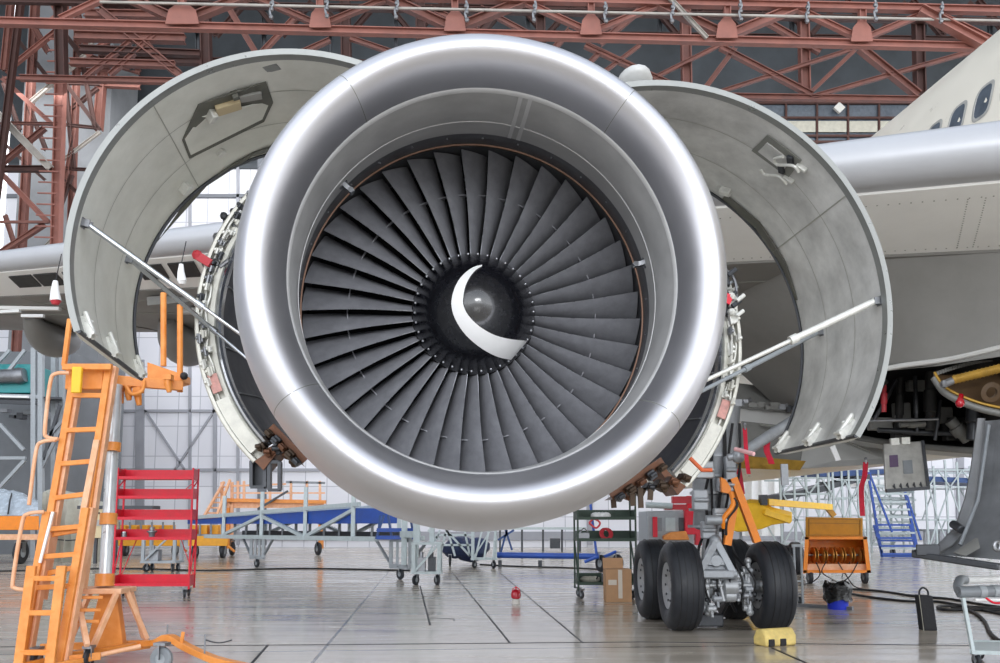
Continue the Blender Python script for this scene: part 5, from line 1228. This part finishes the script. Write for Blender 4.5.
line(gw, 'walkway_beam', gpt(.2, 1.08, .9), gpt(.85, 1.12, .9), .22, 'steel_dark')
def leg_frame(par, c, w, z0, z1, mat='grey_paint', x=None):
    x = x or dr_; m = MB()
    for s in (-1, 1): m.beam(c + x * s * w / 2 + V(0, 0, z0), c + x * s * w / 2 + V(0, 0, z1), .1)
    for s in (-.33, .33): m.beam(c + x * s * w / 2 + V(0, 0, z0), c + x * s * w / 2 + V(0, 0, z1), .07)
    m.beam(c - x * w / 2 + V(0, 0, z0), c + x * w / 2 + V(0, 0, z0), .12); m.beam(c - x * w / 2 + V(0, 0, z1), c + x * w / 2 + V(0, 0, z1), .12)
    return m.build('leg_frame', mat, par, smooth=False)
for u in (.385, .93):
    c = gpt(u, 0, .0); leg_frame(gw, c, .85, .34, 1.0 if u < .5 else 1.05); caster(gw, c, .14, .07, 'rubber', top=.36, yaw=.8)
    for s in (-1, 1): line(gw, 'leg_brace', c + dr_ * s * .5 + V(0, 0, .45), c + dr_ * s * 1.1 + V(0, 0, 1.0), .06, 'grey_mid')
c = gpt(.955, 0, -.15); line(gw, 'end_post', c + V(0, 0, .4), c + V(0, 0, 2.0), .14, 'pale_steel'); line(gw, 'end_post', c + dr_ * .5 + V(0, 0, .4), c + dr_ * .5 + V(0, 0, 2.2), .14, 'pale_steel')
m = MB(); m.box(c + dr_ * .25 + V(0, 0, 1.2), (.5, .3, .16), x=dr_, y=pr); m.build('end_plate', 'pale_steel', gw)
# ---- blue step stool
st = gw
D = 23.2; f = [(376, 0), (416, 0)]
for y0, mat in ((530, 'blue'), (537.5, 'blue')): line(st, 'step_bar', P(377, y0, D), P(417, y0, D), .12, mat, .10)
for a, b in (((376, 539), (384, 515)), ((392, 539), (388, 515)), ((414, 539), (410, 515))): line(st, 'step_post', P(*a, D), P(*b, D), .06, 'blue_dark')
for x in (378, 415):
    line(st, 'step_hanger', P(x, 538, D), P(x + 2, 516, D + .6), .06, 'blue_dark')
m = MB(); m.prism([P(376, 531, D), P(417, 531, D), P(417, 531, D) + V(0, .9, 0), P(376, 531, D) + V(0, .9, 0)], (0, 0, .03)); m.build('step_tread', 'blue_dark', st)
# ---- small grey stands on casters
def stand(px, D, w, h, label, boxes=0, mat='grey_paint', dpt=.6, name='equipment_stand'):
    c = W(px, D, 0); t = thing(name, c, label, 'stand'); z0 = .30
    for sx in (-1, 1):
        for sy in (0, 1): line(t, 'leg', c + V(sx * w / 2, sy * dpt, z0), c + V(sx * w / 2, sy * dpt, h), .09, mat)
    for z in (z0, h): 
        m = MB(); m.box(c + V(0, dpt / 2, z), (w + .12, dpt + .1, .06)); m.build('shelf', mat, t)
    for k in range(boxes):
        m = MB(); m.box(c + V((k - .5) * w * .4, dpt * .4, z0 + .2), (w * .28, .3, .34)); m.cyl(c + V((k - .5) * w * .4, dpt * .1, z0 + .36), c + V((k - .5) * w * .4, dpt * .1, z0 + .5), .05, 10); m.build('pump', 'steel_dark' if k else 'steel', t)
    line(t, 'brace', c + V(-w / 2, 0, z0), c + V(w / 2, 0, h), .05, mat)
    for sx in (-1, 1): caster(t, c + V(sx * w * .42, .1, 0), .12, .06, 'rubber', top=z0, yaw=.6 * sx); caster(t, c + V(sx * w * .42, dpt - .05, 0), .12, .06, 'rubber', top=z0)
    return t
stand(158, 26.5, .95, 1.25, 'grey metal stand seen through the lower tiers of the red cart', 1)
t = stand(426, 21.2, .62, 1.0, 'pale grey metal stand with a pump inside, under the engine', 2, 'pale_steel', .5)
line(t, 'mast', W(432, 21.4, 1.0), W(432, 21.4, 1.75), .12, 'pale_steel'); line(t, 'mast', W(418, 21.4, 1.0), W(418, 21.4, 1.9), .09, 'pale_steel')
t = stand(484, 28.5, .75, 1.5, 'white lattice stand left of the blue tow bar', 0, 'pale_steel')
for k in range(3): line(t, 'lattice', W(475 + 9 * k, 28.4, .3), W(484 + 6 * k, 28.4, 1.5), .06, 'pale_steel')
# engine trestle with dark drape
t = thing('engine_trestle', W(455, 30, 0), 'pale tubular trestle carrying a dark blue covered load, below the engine', 'trestle')
for a, b in (((440, 556), (447, 528)), ((455, 556), (447, 528)), ((470, 556), (464, 528)), ((440, 545), (472, 545)), ((438, 535), (474, 535)), ((446, 530), (470, 556)), ((428, 556), (440, 530)), ((440, 540), (428, 530))): line(t, 'tube', P(*a, 30), P(*b, 30), .07, 'pale_steel')
m = MB(); rnd = random.Random(8)
for k in range(8): m.ball(W(455 + 3.2 * k, 30.6 + .1 * (k % 3), .55 + .14 * math.sin(k)), .42, 10, (1.1, .9, .8))
m.build('covered_load', 'navy', t)
for x in (450, 475): caster(t, W(x, 30.2, 0), .16, .07, 'rubber', top=.4)
for a, b in (((500, 555), (507, 530)), ((512, 550), (505, 528)), ((498, 540), (514, 530))): line(t, 'tube', P(*a, 30), P(*b, 30), .07, 'blue_dark')
tb = thing('tow_bar', W(500, 29, 0), 'straight blue tow bar resting low across the floor behind the engine', 'tow bar')
MB().tube([P(494, 555, 29.5), P(600, 556.5, 29)], .10, 14).build('tube', 'blue', tb); MB().tube([P(600, 556.5, 29), P(615, 557, 29)], .06, 12).build('tow_eye', 'steel', tb)
m = MB(); m.box(W(540, 29.4, .11), (.12, .3, .22)); m.build('skid', 'steel_dark', tb); m = MB(); m.box(W(500, 29.5, .11), (.12, .3, .22)); m.build('skid', 'steel_dark', tb)
# hand truck behind green cart
g = G(601, 572); ht = thing('hand_truck', g, 'blue two wheeled hand truck with red frame behind the green cart', 'hand truck'); D = g.y
caster(ht, g, .26, .1, 'rubber', top=.6, yaw=.5); caster(ht, g + V(.55, .3, 0), .26, .1, 'rubber', top=.6, yaw=.5)
MB().tube(bez([g + V(-.5, 0, .3), g + V(-.1, 0, .45), g + V(.1, .1, .45), g + V(.5, .3, .6)], 5), .05, 8).build('axle_frame', 'blue', ht)
MB().tube([P(590, 500, D + .3), P(597, 558, D)], .04, 8).build('handle', 'blue', ht); MB().tube(bez([P(589, 523, D), P(594, 519, D), P(600, 523, D), P(596, 528, D), P(589, 523, D)], 5), .03, 8).build('hand_ring', 'red_soft', ht)
# workbench along the far wall
t = thing('workbench', W(540, 44, 0), 'long low dark-legged bench against the far wall, centre', 'bench')
m = MB(); m.box(W(540, 44, 1.15), (4.6, .8, .12)); m.build('top', 'pale_steel', t)
for x in (500, 522, 543, 562, 580): line(t, 'leg', W(x, 43.7, 0), W(x, 43.7, 1.1), .1, 'steel_dark')
m = MB(); m.box(W(555, 43.8, .4), (.5, .4, .5)); m.build('vice', 'steel_dark', t)
t = thing('workbench', W(942, 40, 0), 'low grey bench with many legs beyond the blue stairs, right', 'bench')
m = MB(); m.box(W(942, 40, 1.1), (2.0, .8, .1)); m.build('top', 'grey_mid', t)
for x in (925, 932, 940, 948, 957): line(t, 'leg', W(x, 39.7, 0), W(x, 39.7, 1.1), .1, 'steel')
# ---- orange work platform far back left
wp = thing('work_platform', W(275, 38, 0), 'long orange work platform with guard rails beyond the gangway', 'work platform'); D = 39
m = MB(); m.hexa([P(226, 508, D), P(324, 508, D), P(324, 508, D + 1.5), P(226, 508, D + 1.5), P(226, 499, D), P(324, 501, D), P(324, 501, D + 1.5), P(226, 499, D + 1.5)]); m.build('deck', 'orange_pale', wp)
line(wp, 'deck_edge', P(224, 500, D - .1), P(326, 502, D - .1), .16, 'orange')
for x in (238, 244, 270, 291, 307, 320): line(wp, 'guard_post', P(x, 502, D), P(x, 481, D), .1, 'orange_pale')
line(wp, 'guard_rail', P(286, 482, D), P(325, 483, D), .1, 'grey_mid'); line(wp, 'guard_rail', P(232, 486, D), P(286, 484, D), .08, 'orange_pale'); line(wp, 'guard_rail', P(232, 493, D), P(325, 493, D), .07, 'orange_pale')
line(wp, 'lift_arm', P(258, 509, D - .3), P(288, 491, D - .3), .09, 'steel_dark')
for x in (228, 321): line(wp, 'leg', P(x, 508, D), V(*W(x, D, 0).xy, .3), .2, 'orange')
for x, y in ((224, 482), (230, 480)): line(wp, 'ladder_rail', P(x, y, D), P(x - 22 + (x - 224) * 1.2, 520, D - 1.5), .1, 'orange_pale')
for k in range(7): line(wp, 'ladder_rung', P(221 - 3.1 * k, 487 + 5.2 * k, D - .2 * k), P(229 - 2.3 * k, 487 + 5.2 * k, D - .2 * k), .07, 'orange_pale')
m = MB(); m.box(P(226, 520, D), (.9, .5, 1.8)); m.build('tower_frame', 'orange_pale', wp) if False else None
for a, b in (((222, 482), (222, 545)), ((232, 482), (232, 545)), ((222, 500), (232, 520)), ((232, 500), (222, 520)), ((222, 520), (232, 540))): line(wp, 'tower_frame', P(*a, D), P(*b, D), .12, 'orange_pale')
for x in (222, 232, 318): caster(wp, W(x, D, 0), .3, .14, 'rubber', top=.7, yaw=.6)
# ---- yellow flatbed trailers
def trailer(x0, x1, D, label, yb=(536, 546)):
    t = thing('flatbed_trailer', W((x0 + x1) / 2, D, 0), label, 'trailer'); m = MB(); m.hexa([P(x0, yb[1], D), P(x1, yb[1], D), P(x1, yb[1], D + 2), P(x0, yb[1], D + 2), P(x0, yb[0], D), P(x1, yb[0], D), P(x1, yb[0], D + 2), P(x0, yb[0], D + 2)]); m.build('bed', 'amber_bed', t, bevel=.02)
    for x in (x0 + 7, x1 - 5):
        for dd in (.2, 1.6): caster(t, W(x, D + dd, 0), .27, .16, 'rubber', top=.55)
    k = int((x1 - x0) / 11)
    for i in range(k + 1): line(t, 'stake', P(x0 + 1 + i * 11, yb[0], D + .1), P(x0 + 1 + i * 11, yb[0] - 14, D + .1), .07, 'grey_mid')
    for i in range(k): m = MB(); a = P(x0 + 3 + i * 11, yb[0] - 2, D + .6); b = P(x0 + 11 + i * 11, yb[0] - 11, D + .6); m.box((a + b) / 2, (abs(b.x - a.x), .7, abs(b.z - a.z))); m.build('cargo_box', 'amber_bed', t, bevel=.02)
    MB().tube([P(x1, yb[1], D), P(x1 + 6, yb[1] + 5, D - .6)], .05, 8).build('drawbar', 'orange', t)
    return t
trailer(188, 228, 36, 'yellow flatbed trailer to the right of the red cart')
trailer(118, 180, 38, 'yellow flatbed trailer seen through the red cart')
# ---- wrapped load on an orange trailer, left
D = 31; tl = thing('flatbed_trailer', W(12, D, 0), 'orange trailer behind the ladder at the left edge', 'trailer')
m = MB(); m.hexa([P(-40, 530, D), P(39, 530, D), P(39, 530, D + 2), P(-40, 530, D + 2), P(-40, 516, D), P(39, 516, D), P(39, 516, D + 2), P(-40, 516, D + 2)]); m.build('bed', 'orange_box', tl, bevel=.02)
line(tl, 'chassis', P(-40, 537, D + .2), P(39, 537, D + .2), .2, 'orange_pale')
for x in (-20, 20): caster(tl, W(x, D + .3, 0), .42, .2, 'rubber', top=.8); caster(tl, W(x, D + 1.7, 0), .42, .2, 'rubber', top=.8)
t = thing('wrapped_load', P(8, 516, D + 1), 'crumpled bluish plastic wrapped load on the orange trailer', 'wrapped load'); rnd = random.Random(4); rows = []
for i in range(9):
    v = i / 8; rows.append([P(-30 + 68 * u / 14, 515.5 - 26 * math.sin(PI * min(1, v * .62)) * (.55 + .45 * math.sin(PI * u / 14)) + rnd.uniform(-1.2, 1.2) * (v > 0), D + .2 + 1.6 * v) for u in range(15)])
MB().grid(rows).build('wrap', 'plastic_wrap', t, ang=25); MB().tube([P(8, 514, D + .15), P(10, 500, D + .5), P(12, 493, D + 1.2)], .03, 6).build('strap', 'steel_dark', t)
# ---- canvas covered bulk
D = 33; t = thing('covered_machine', W(75, D, 0), 'machine under a pale canvas cover behind the orange ladder', 'covered machine'); rows = []
for i in range(13):
    v = i / 12; rows.append([V(W(38 + 62 * u / 14, D, 0).x + rnd.uniform(-.04, .04), D + .25 * math.sin(u * 1.9) * (1 - v) + (1.3 * max(0, v - .75) * 4) + rnd.uniform(-.05, .05), (2.75 - .75 * (u / 14) ** 1.5) * min(1, v / .78) + rnd.uniform(-.02, .02) * (v > .05)) for u in range(15)])
MB().grid(rows).build('canvas_cover', 'canvas', t, ang=30)
MB().tube([V(W(39, D, 0).x, D - .12, .9), V(W(68, D, 0).x, D - .1, .8), V(W(99, D, 0).x, D - .1, .9)], .025, 6).build('tie_rope', 'steel_dark', t)
t = thing('control_box', W(99, 31.5, 0), 'beige control cabinet with dark top behind the silver ladder mast', 'cabinet'); D = 31.5
m = MB(); a, b = W(90, D, zat(538, D)), W(112, D, zat(509, D)); m.box(((a.x + b.x) / 2, D + .3, (a.z + b.z) / 2), (b.x - a.x, .6, b.z - a.z)); m.build('cabinet', 'beige', t, bevel=.01)
m = MB(); m.box(((a.x + b.x) / 2 + .5, D + .3, b.z + .06), (b.x - a.x + 2.0, .7, .12)); m.build('top', 'steel_dark', t)
m = MB(); m.box(((a.x + b.x) / 2, D - .02, b.z - .5), (.4, .03, .22)); m.build('display', 'panel_grey', t)
for k in range(4): MB().cyl(V(a.x + .15 + .14 * k, D + .01, b.z - .15), V(a.x + .15 + .14 * k, D - .03, b.z - .15), .035, 10).build('knob', 'cable', t)
for x in (91, 111): line(t, 'leg', V(W(x, D, 0).x, D + .3, 0), V(W(x, D, 0).x, D + .3, a.z), .1, 'steel_dark')
# ---- grey engine dock at the left edge
D = 36.3; dk = thing('steel_dock', W(20, D, 0), 'grey steel dock frame with teal container on it, left edge', 'dock')
for x, y in ((34, 348), (41, 350), (54, 352), (62, 354)): line(dk, 'post', W(x, D + (.0 if x < 50 else 1.5), 0), P(x + .2, y, D + (.0 if x < 50 else 1.5)), .2, 'grey_paint')
for y in (395, 401): line(dk, 'floor_beam', P(-30, y, D), P(41, y + 2, D), .16, 'grey_paint' if y < 400 else 'steel_dark')
m = MB(); m.prism([P(-30, 396, D), P(62, 399, D), P(62, 403, D + 3), P(-30, 402, D + 3)], (0, 0, .08)); m.build('floor_plate', 'steel_dark', dk)
for a, b, mt in (((0, 424), (24, 450), 'grey_paint'), ((25, 460), (0, 487), 'grey_paint'), ((-10, 458), (26, 458), 'grey_paint'), ((25, 350), (8, 372), 'grey_paint'), ((10, 350), (-5, 366), 'grey_paint'), ((41, 470), (60, 430), 'grey_mid'), ((44, 460), (60, 405), 'steel_dark'), ((46, 440), (70, 412), 'grey_mid')): line(dk, 'brace', P(*a, D), P(*b, D), .13, mt)
line(dk, 'cross_beam', P(-20, 520, D), P(41, 520, D), .14, 'grey_mid')
for k in range(6): m = MB(); m.box(P(6 + 8 * k, 412 + rnd.uniform(-3, 6), D + 1.6), (rnd.uniform(.2, .4), .4, rnd.uniform(.1, .3))); m.build('stored_part', rnd.choice(['steel_dark', 'steel', 'grey_mid']), dk)
m = MB(); a, b = P(-25, 393, D + .3), P(32, 364, D + .3); m.box(((a.x + b.x) / 2, D + 1.2, (a.z + b.z) / 2), (b.x - a.x, 1.8, b.z - a.z)); tc_ = m.build('container', 'teal', dk, bevel=.03); tc_['label'] = 'teal container'
m = MB(); m.tube([P(-20, 378, D + .1), P(14, 376, D + .1), P(20, 376, D + .1), P(25, 375, D + .1)], [.30, .32, .36, .30], 24); m.build('exhaust_duct', 'steel', dk)
line(dk, 'white_ledge', P(-20, 396, D - .1), P(29, 397, D - .1), .08, 'white')
# ---- machinery behind the landing gear
D = 19.5; t = thing('ground_power_unit', W(668, D, 0), 'grey cabinet machine with red top frame behind the landing gear', 'machine')
a, b = W(648, D, .35), W(693, D, zat(511, D)); m = MB(); m.box(((a.x + b.x) / 2, D + .6, (a.z + b.z) / 2), (b.x - a.x, 1.2, b.z - a.z)); m.build('cabinet', 'grey_paint', t, bevel=.02)
for k in range(3): m = MB(); m.box((a.x + .22 + .3 * k, D - .01, b.z - .3), (.22, .03, .3)); m.build('vent_panel', ['grey_mid', 'pale_steel', 'steel_dark'][k], t)
m = MB(); m.box(P(655, 527, D - .05), (.1, .05, .45)); m.build('red_placard', 'red', t)
for y, w_, mt in ((500, .16, 'red_soft'), (507, .12, 'red_soft'), (509.5, .06, 'white')): line(t, 'top_frame', P(664 if y > 502 else 672, y, D + .1), P(700, y, D + .1), w_, mt)
for x in (690, 698): line(t, 'top_post', P(x, 496, D + .1), P(x, 545, D + .1), .14, 'red')
m = MB(); m.box(P(691, 522, D - .05), (.3, .2, .55)); m.build('pump_case', 'red', t); MB().tube([P(646, 505, D), P(672, 506, D)], .07, 10).build('pipe', 'pale_steel', t)
m = MB(); m.prism([P(664, 536, D - .2), P(672, 532, D - .2), P(686, 531, D - .2), P(690, 540, D - .2), P(664, 540, D - .2)], (0, .4, 0)); m.build('mudguard', 'orange', t, bevel=.02)
for x in (655, 688): caster(t, W(x, D + .2, 0), .2, .1, 'rubber', top=.45); caster(t, W(x, D + 1, 0), .2, .1, 'rubber', top=.45)
D = 25.5; yl = thing('boom_lift', W(765, D, 0), 'yellow boom lift parked behind the landing gear', 'boom lift')
m = MB(); rows = []
for x, y0, y1 in ((730, 512, 530), (738, 503, 532), (750, 499, 531), (762, 500, 529), (772, 507, 525), (792, 512, 522)):
    rows.append([P(x, y1, D), P(x, y0 + 4, D - .1), P(x, y0, D + .3), P(x, y0, D + 1.5), P(x, y1, D + 1.6), P(x, y1, D)])
m.grid(rows); m.add([r for r in rows[0][:-1]], [(0, 1, 2, 3, 4)]); m.add([r for r in rows[-1][:-1]], [(0, 1, 2, 3, 4)]); m.build('turret', 'yellow', yl, bevel=.03)
line(yl, 'boom', P(760, 500, D - .1), P(766, 500, D - .1), .3, 'steel_dark'); line(yl, 'boom', P(766, 502, D), P(830, 507, D + 3), .19, 'yellow'); line(yl, 'boom_arm', P(764, 512, D - .1), P(790, 521, D), .15, 'yellow')
line(yl, 'boom_end', P(826, 506, D + 3), P(834, 516, D + 3), .16, 'amber')
m = MB(); a = W(735, D, .5); b = W(800, D, .8); m.box(((a.x + b.x) / 2, D + .8, .62), (b.x - a.x, 1.5, .4)); m.build('chassis', 'steel_dark', yl)
for x in (742, 796): caster(yl, W(x, D, 0), .45, .3, 'rubber', top=.8); caster(yl, W(x, D + 1.5, 0), .45, .3, 'rubber', top=.8)
D = 12.5; t = thing('gear_lock_brace', P(745, 545, D), 'orange lock brace bolted beside the landing gear leg', 'brace')
line(t, 'brace_rod', P(733, 478, D), P(757, 542, D), .12, 'orange_box', .1); line(t, 'brace_rod', P(734, 505, D - .1), P(727, 545, D - .1), .1, 'orange_box')
m = MB(); m.prism([P(721, 477, D - .2), P(726, 480, D - .2), P(731, 488, D - .2), P(731, 494, D - .2), P(722, 492, D - .2)], (0, .08, 0)); m.build('bracket', 'orange_box', t)
MB().tube(bez([P(731, 492, D - .2), P(733, 505, D - .25), P(724, 518, D - .25), P(724, 528, D - .2)], 6), .035, 8).build('hose', 'orange_box', t)
MB().tube(bez([P(734, 498, D - .25), P(737, 506, D - .25), P(727, 520, D - .25), P(726, 535, D - .2)], 6), .02, 8).build('cable', 'cable', t)
# ---- scaffold docks on the right
def scaffold(label, xs, D, yt, levels, dy=2.0, decks=(), deckm='grey_mid', mat='pale_steel', r=.05):
    t = thing('scaffold_dock', W(sum(xs) / len(xs), D, 0), label, 'scaffold')
    for i, x in enumerate(xs):
        for dd in (0, dy): p = W(x, D + dd, 0); q = P(x, yt[i % len(yt)], D); q = V(p.x, D + dd, q.z); line(t, 'post', p, q, r * 1.5, mat)
    zs = [zat(y, D) for y in levels]
    for z in zs:
        for dd in (0, dy): line(t, 'ledger', V(W(xs[0], D, z).x, D + dd, z), V(W(xs[-1], D, z).x, D + dd, z), r * 1.2, mat)
    for i in range(len(xs) - 1):
        for k in range(len(zs) - 1):
            a, b = (xs[i], xs[i + 1]) if (i + k) % 2 == 0 else (xs[i + 1], xs[i])
            line(t, 'brace', W(a, D - .05, zs[k]), W(b, D - .05, zs[k + 1]), r, mat)
            if (i + k) % 3 == 0: p, q = W(b, D, zs[k]), W(a, D, zs[k + 1]); line(t, 'brace', p + V(0, dy, 0), q + V(0, dy, 0), r, mat)
    for (x0, y0, x1, y1, mt) in decks:
        m = MB(); a, b = P(x0, y0, D), P(x1, y1, D); m.prism([a, b, b + V(0, dy, 0), a + V(0, dy, 0)], (0, 0, -.22)); m.build('deck', mt, t)
    return t
scaffold('grey lattice scaffold with sloping deck behind the orange reel cart', [783, 797, 809, 821, 832], 31, [470, 474, 472, 468], [545, 520, 494, 478], 2.2, [(783, 494, 832, 484, 'steel_dark')])
scaffold('tall pale scaffold between the reel cart and blue stairs', [836, 845, 852, 861, 869], 34, [468, 470], [548, 520, 498, 480], 2.2, [(828, 484, 870, 474, 'steel_dark'), (820, 471, 862, 470, 'blue_dark')])
scaffold('pale truss dock with blue deck by the gear door, right', [929, 938, 950, 962, 975, 990, 1010], 38, [462, 466, 460], [548, 520, 487, 470], 2.5, [(924, 476, 1015, 480, 'blue_dark')])
t = scaffold('white lattice tower directly behind the blue stairs', [872, 882, 893, 904, 916], 42, [468, 470], [545, 530, 515, 500, 486], 2.5, [(864, 470, 906, 468, 'blue_dark'), (866, 480, 906, 480, 'white')])
for k in range(9): line(t, 'step', P(874, 492 + 6 * k, 41.6), P(914, 492 + 6 * k, 41.6), .1, 'pale_steel')
D = 36.7; bs = thing('boarding_stairs', W(900, D, 0), 'blue railed mobile stairs standing in the right background', 'stairs')
for a, b in (((868, 472), (882, 557)), ((905, 492), (919, 557)), ((874, 525), (883, 557)), ((910, 525), (918, 557))): line(bs, 'side_rail', P(*a, D), P(*b, D - .0), .09, 'blue')
for a, b in (((869, 472), (892, 532)), ((907, 496), (921, 540))): line(bs, 'handrail', P(*a, D - .8), P(*b, D - .8), .07, 'blue')
for k in range(11):
    y = 478 + 7.8 * k; f = (y - 472) / 85; line(bs, 'step', P(869 + 13 * f, y, D), P(905 + 13 * f, y + .3, D), .1 if y < 530 else .12, 'pale_steel' if k % 2 or y < 520 else 'blue', .08)
line(bs, 'base_frame', V(*W(882, D, .1).xy, .1), V(*W(919, D, .1).xy, .1), .14, 'blue')
for k in range(4): line(bs, 'base_rail', P(875 + 2.3 * k, 530 + 8 * k, D - .1), P(911 + 2.2 * k, 530 + 8 * k, D - .1), .08, 'blue')
caster(bs, W(893, D + .1, 0), .2, .1, 'rubber', top=.5); caster(bs, W(915, D + .1, 0), .2, .1, 'rubber', top=.5)
t = thing('tarpaulin_screen', W(770, 40, 0), 'large white sheet screen hung behind the yellow lift', 'screen'); rows = []
for k in range(5): rows.append([P(742 + 39 * j / 12, 468 + 17 * k, 40 + .12 * math.sin(j * 1.7)) for j in range(13)])
MB().grid(rows).build('sheet', 'white', t); line(t, 'rail', P(740, 467, 40), P(783, 467, 40), .12, 'grey_mid')
for x in (741, 782): line(t, 'post', W(x, 40.2, 0), P(x, 466, 40.2), .12, 'grey_mid')
# ================================================================ camera and light
cam = bpy.data.objects.new('camera', bpy.data.cameras.new('camera')); COL.objects.link(cam)
cam.location = (0, 0, H); cam.rotation_euler = (PI / 2 + T, 0, 0)
cam.data.sensor_width = 36; cam.data.sensor_fit = 'HORIZONTAL'; cam.data.lens = F / 1000 * 36
cam.data.shift_y = (CY - 331.5) / 1000; cam.data.clip_end = 400
S.camera = cam
w = bpy.data.worlds.new('world'); S.world = w; w.use_nodes = True
nt = w.node_tree; bg = nt.nodes['Background']
tc = nt.nodes.new('ShaderNodeTexCoord'); sx = nt.nodes.new('ShaderNodeSeparateXYZ'); rp = nt.nodes.new('ShaderNodeValToRGB')
nt.links.new(tc.outputs['Generated'], sx.inputs[0]); mr = nt.nodes.new('ShaderNodeMapRange'); mr.inputs[1].default_value = -1
nt.links.new(sx.outputs[2], mr.inputs[0]); nt.links.new(mr.outputs[0], rp.inputs[0]); nt.links.new(rp.outputs[0], bg.inputs[0])
e = rp.color_ramp.elements; e[0].position = .42; e[0].color = (.30, .29, .28, 1); e[1].position = .50; e[1].color = (.93, .96, 1, 1)
e2 = e.new(1.0); e2.color = (.26, .29, .34, 1)
bg.inputs[1].default_value = 2.3
def area(name, loc, rot, sx_, sy_, power, col=(1, 1, 1)):
    l = bpy.data.lights.new(name, 'AREA'); l.shape = 'RECTANGLE'; l.size = sx_; l.size_y = sy_; l.energy = power; l.color = col
    o = bpy.data.objects.new(name, l); COL.objects.link(o); o.location = loc; o.rotation_euler = rot; return o
area('door_light', (2, -20, 9), (math.radians(80), 0, 0), 12, 5, 1400, (.97, .98, 1))
area('wall_fill', (0, 42.6, 24), (math.radians(40), 0, 0), 60, 5, 2800)  # added fill that brightens the back wall, not a lamp of the hangar
vs = S.view_settings; S.display_settings.display_device = 'sRGB'
vs.view_transform = 'Standard'; vs.look = 'None'; vs.gamma = 1; vs.exposure = .4; vs.use_curve_mapping = False
S.cycles.use_denoising = True
S.cycles.max_bounces = 6; S.cycles.diffuse_bounces = 3; S.cycles.glossy_bounces = 3
S.cycles.use_adaptive_sampling = True; S.cycles.adaptive_threshold = .02
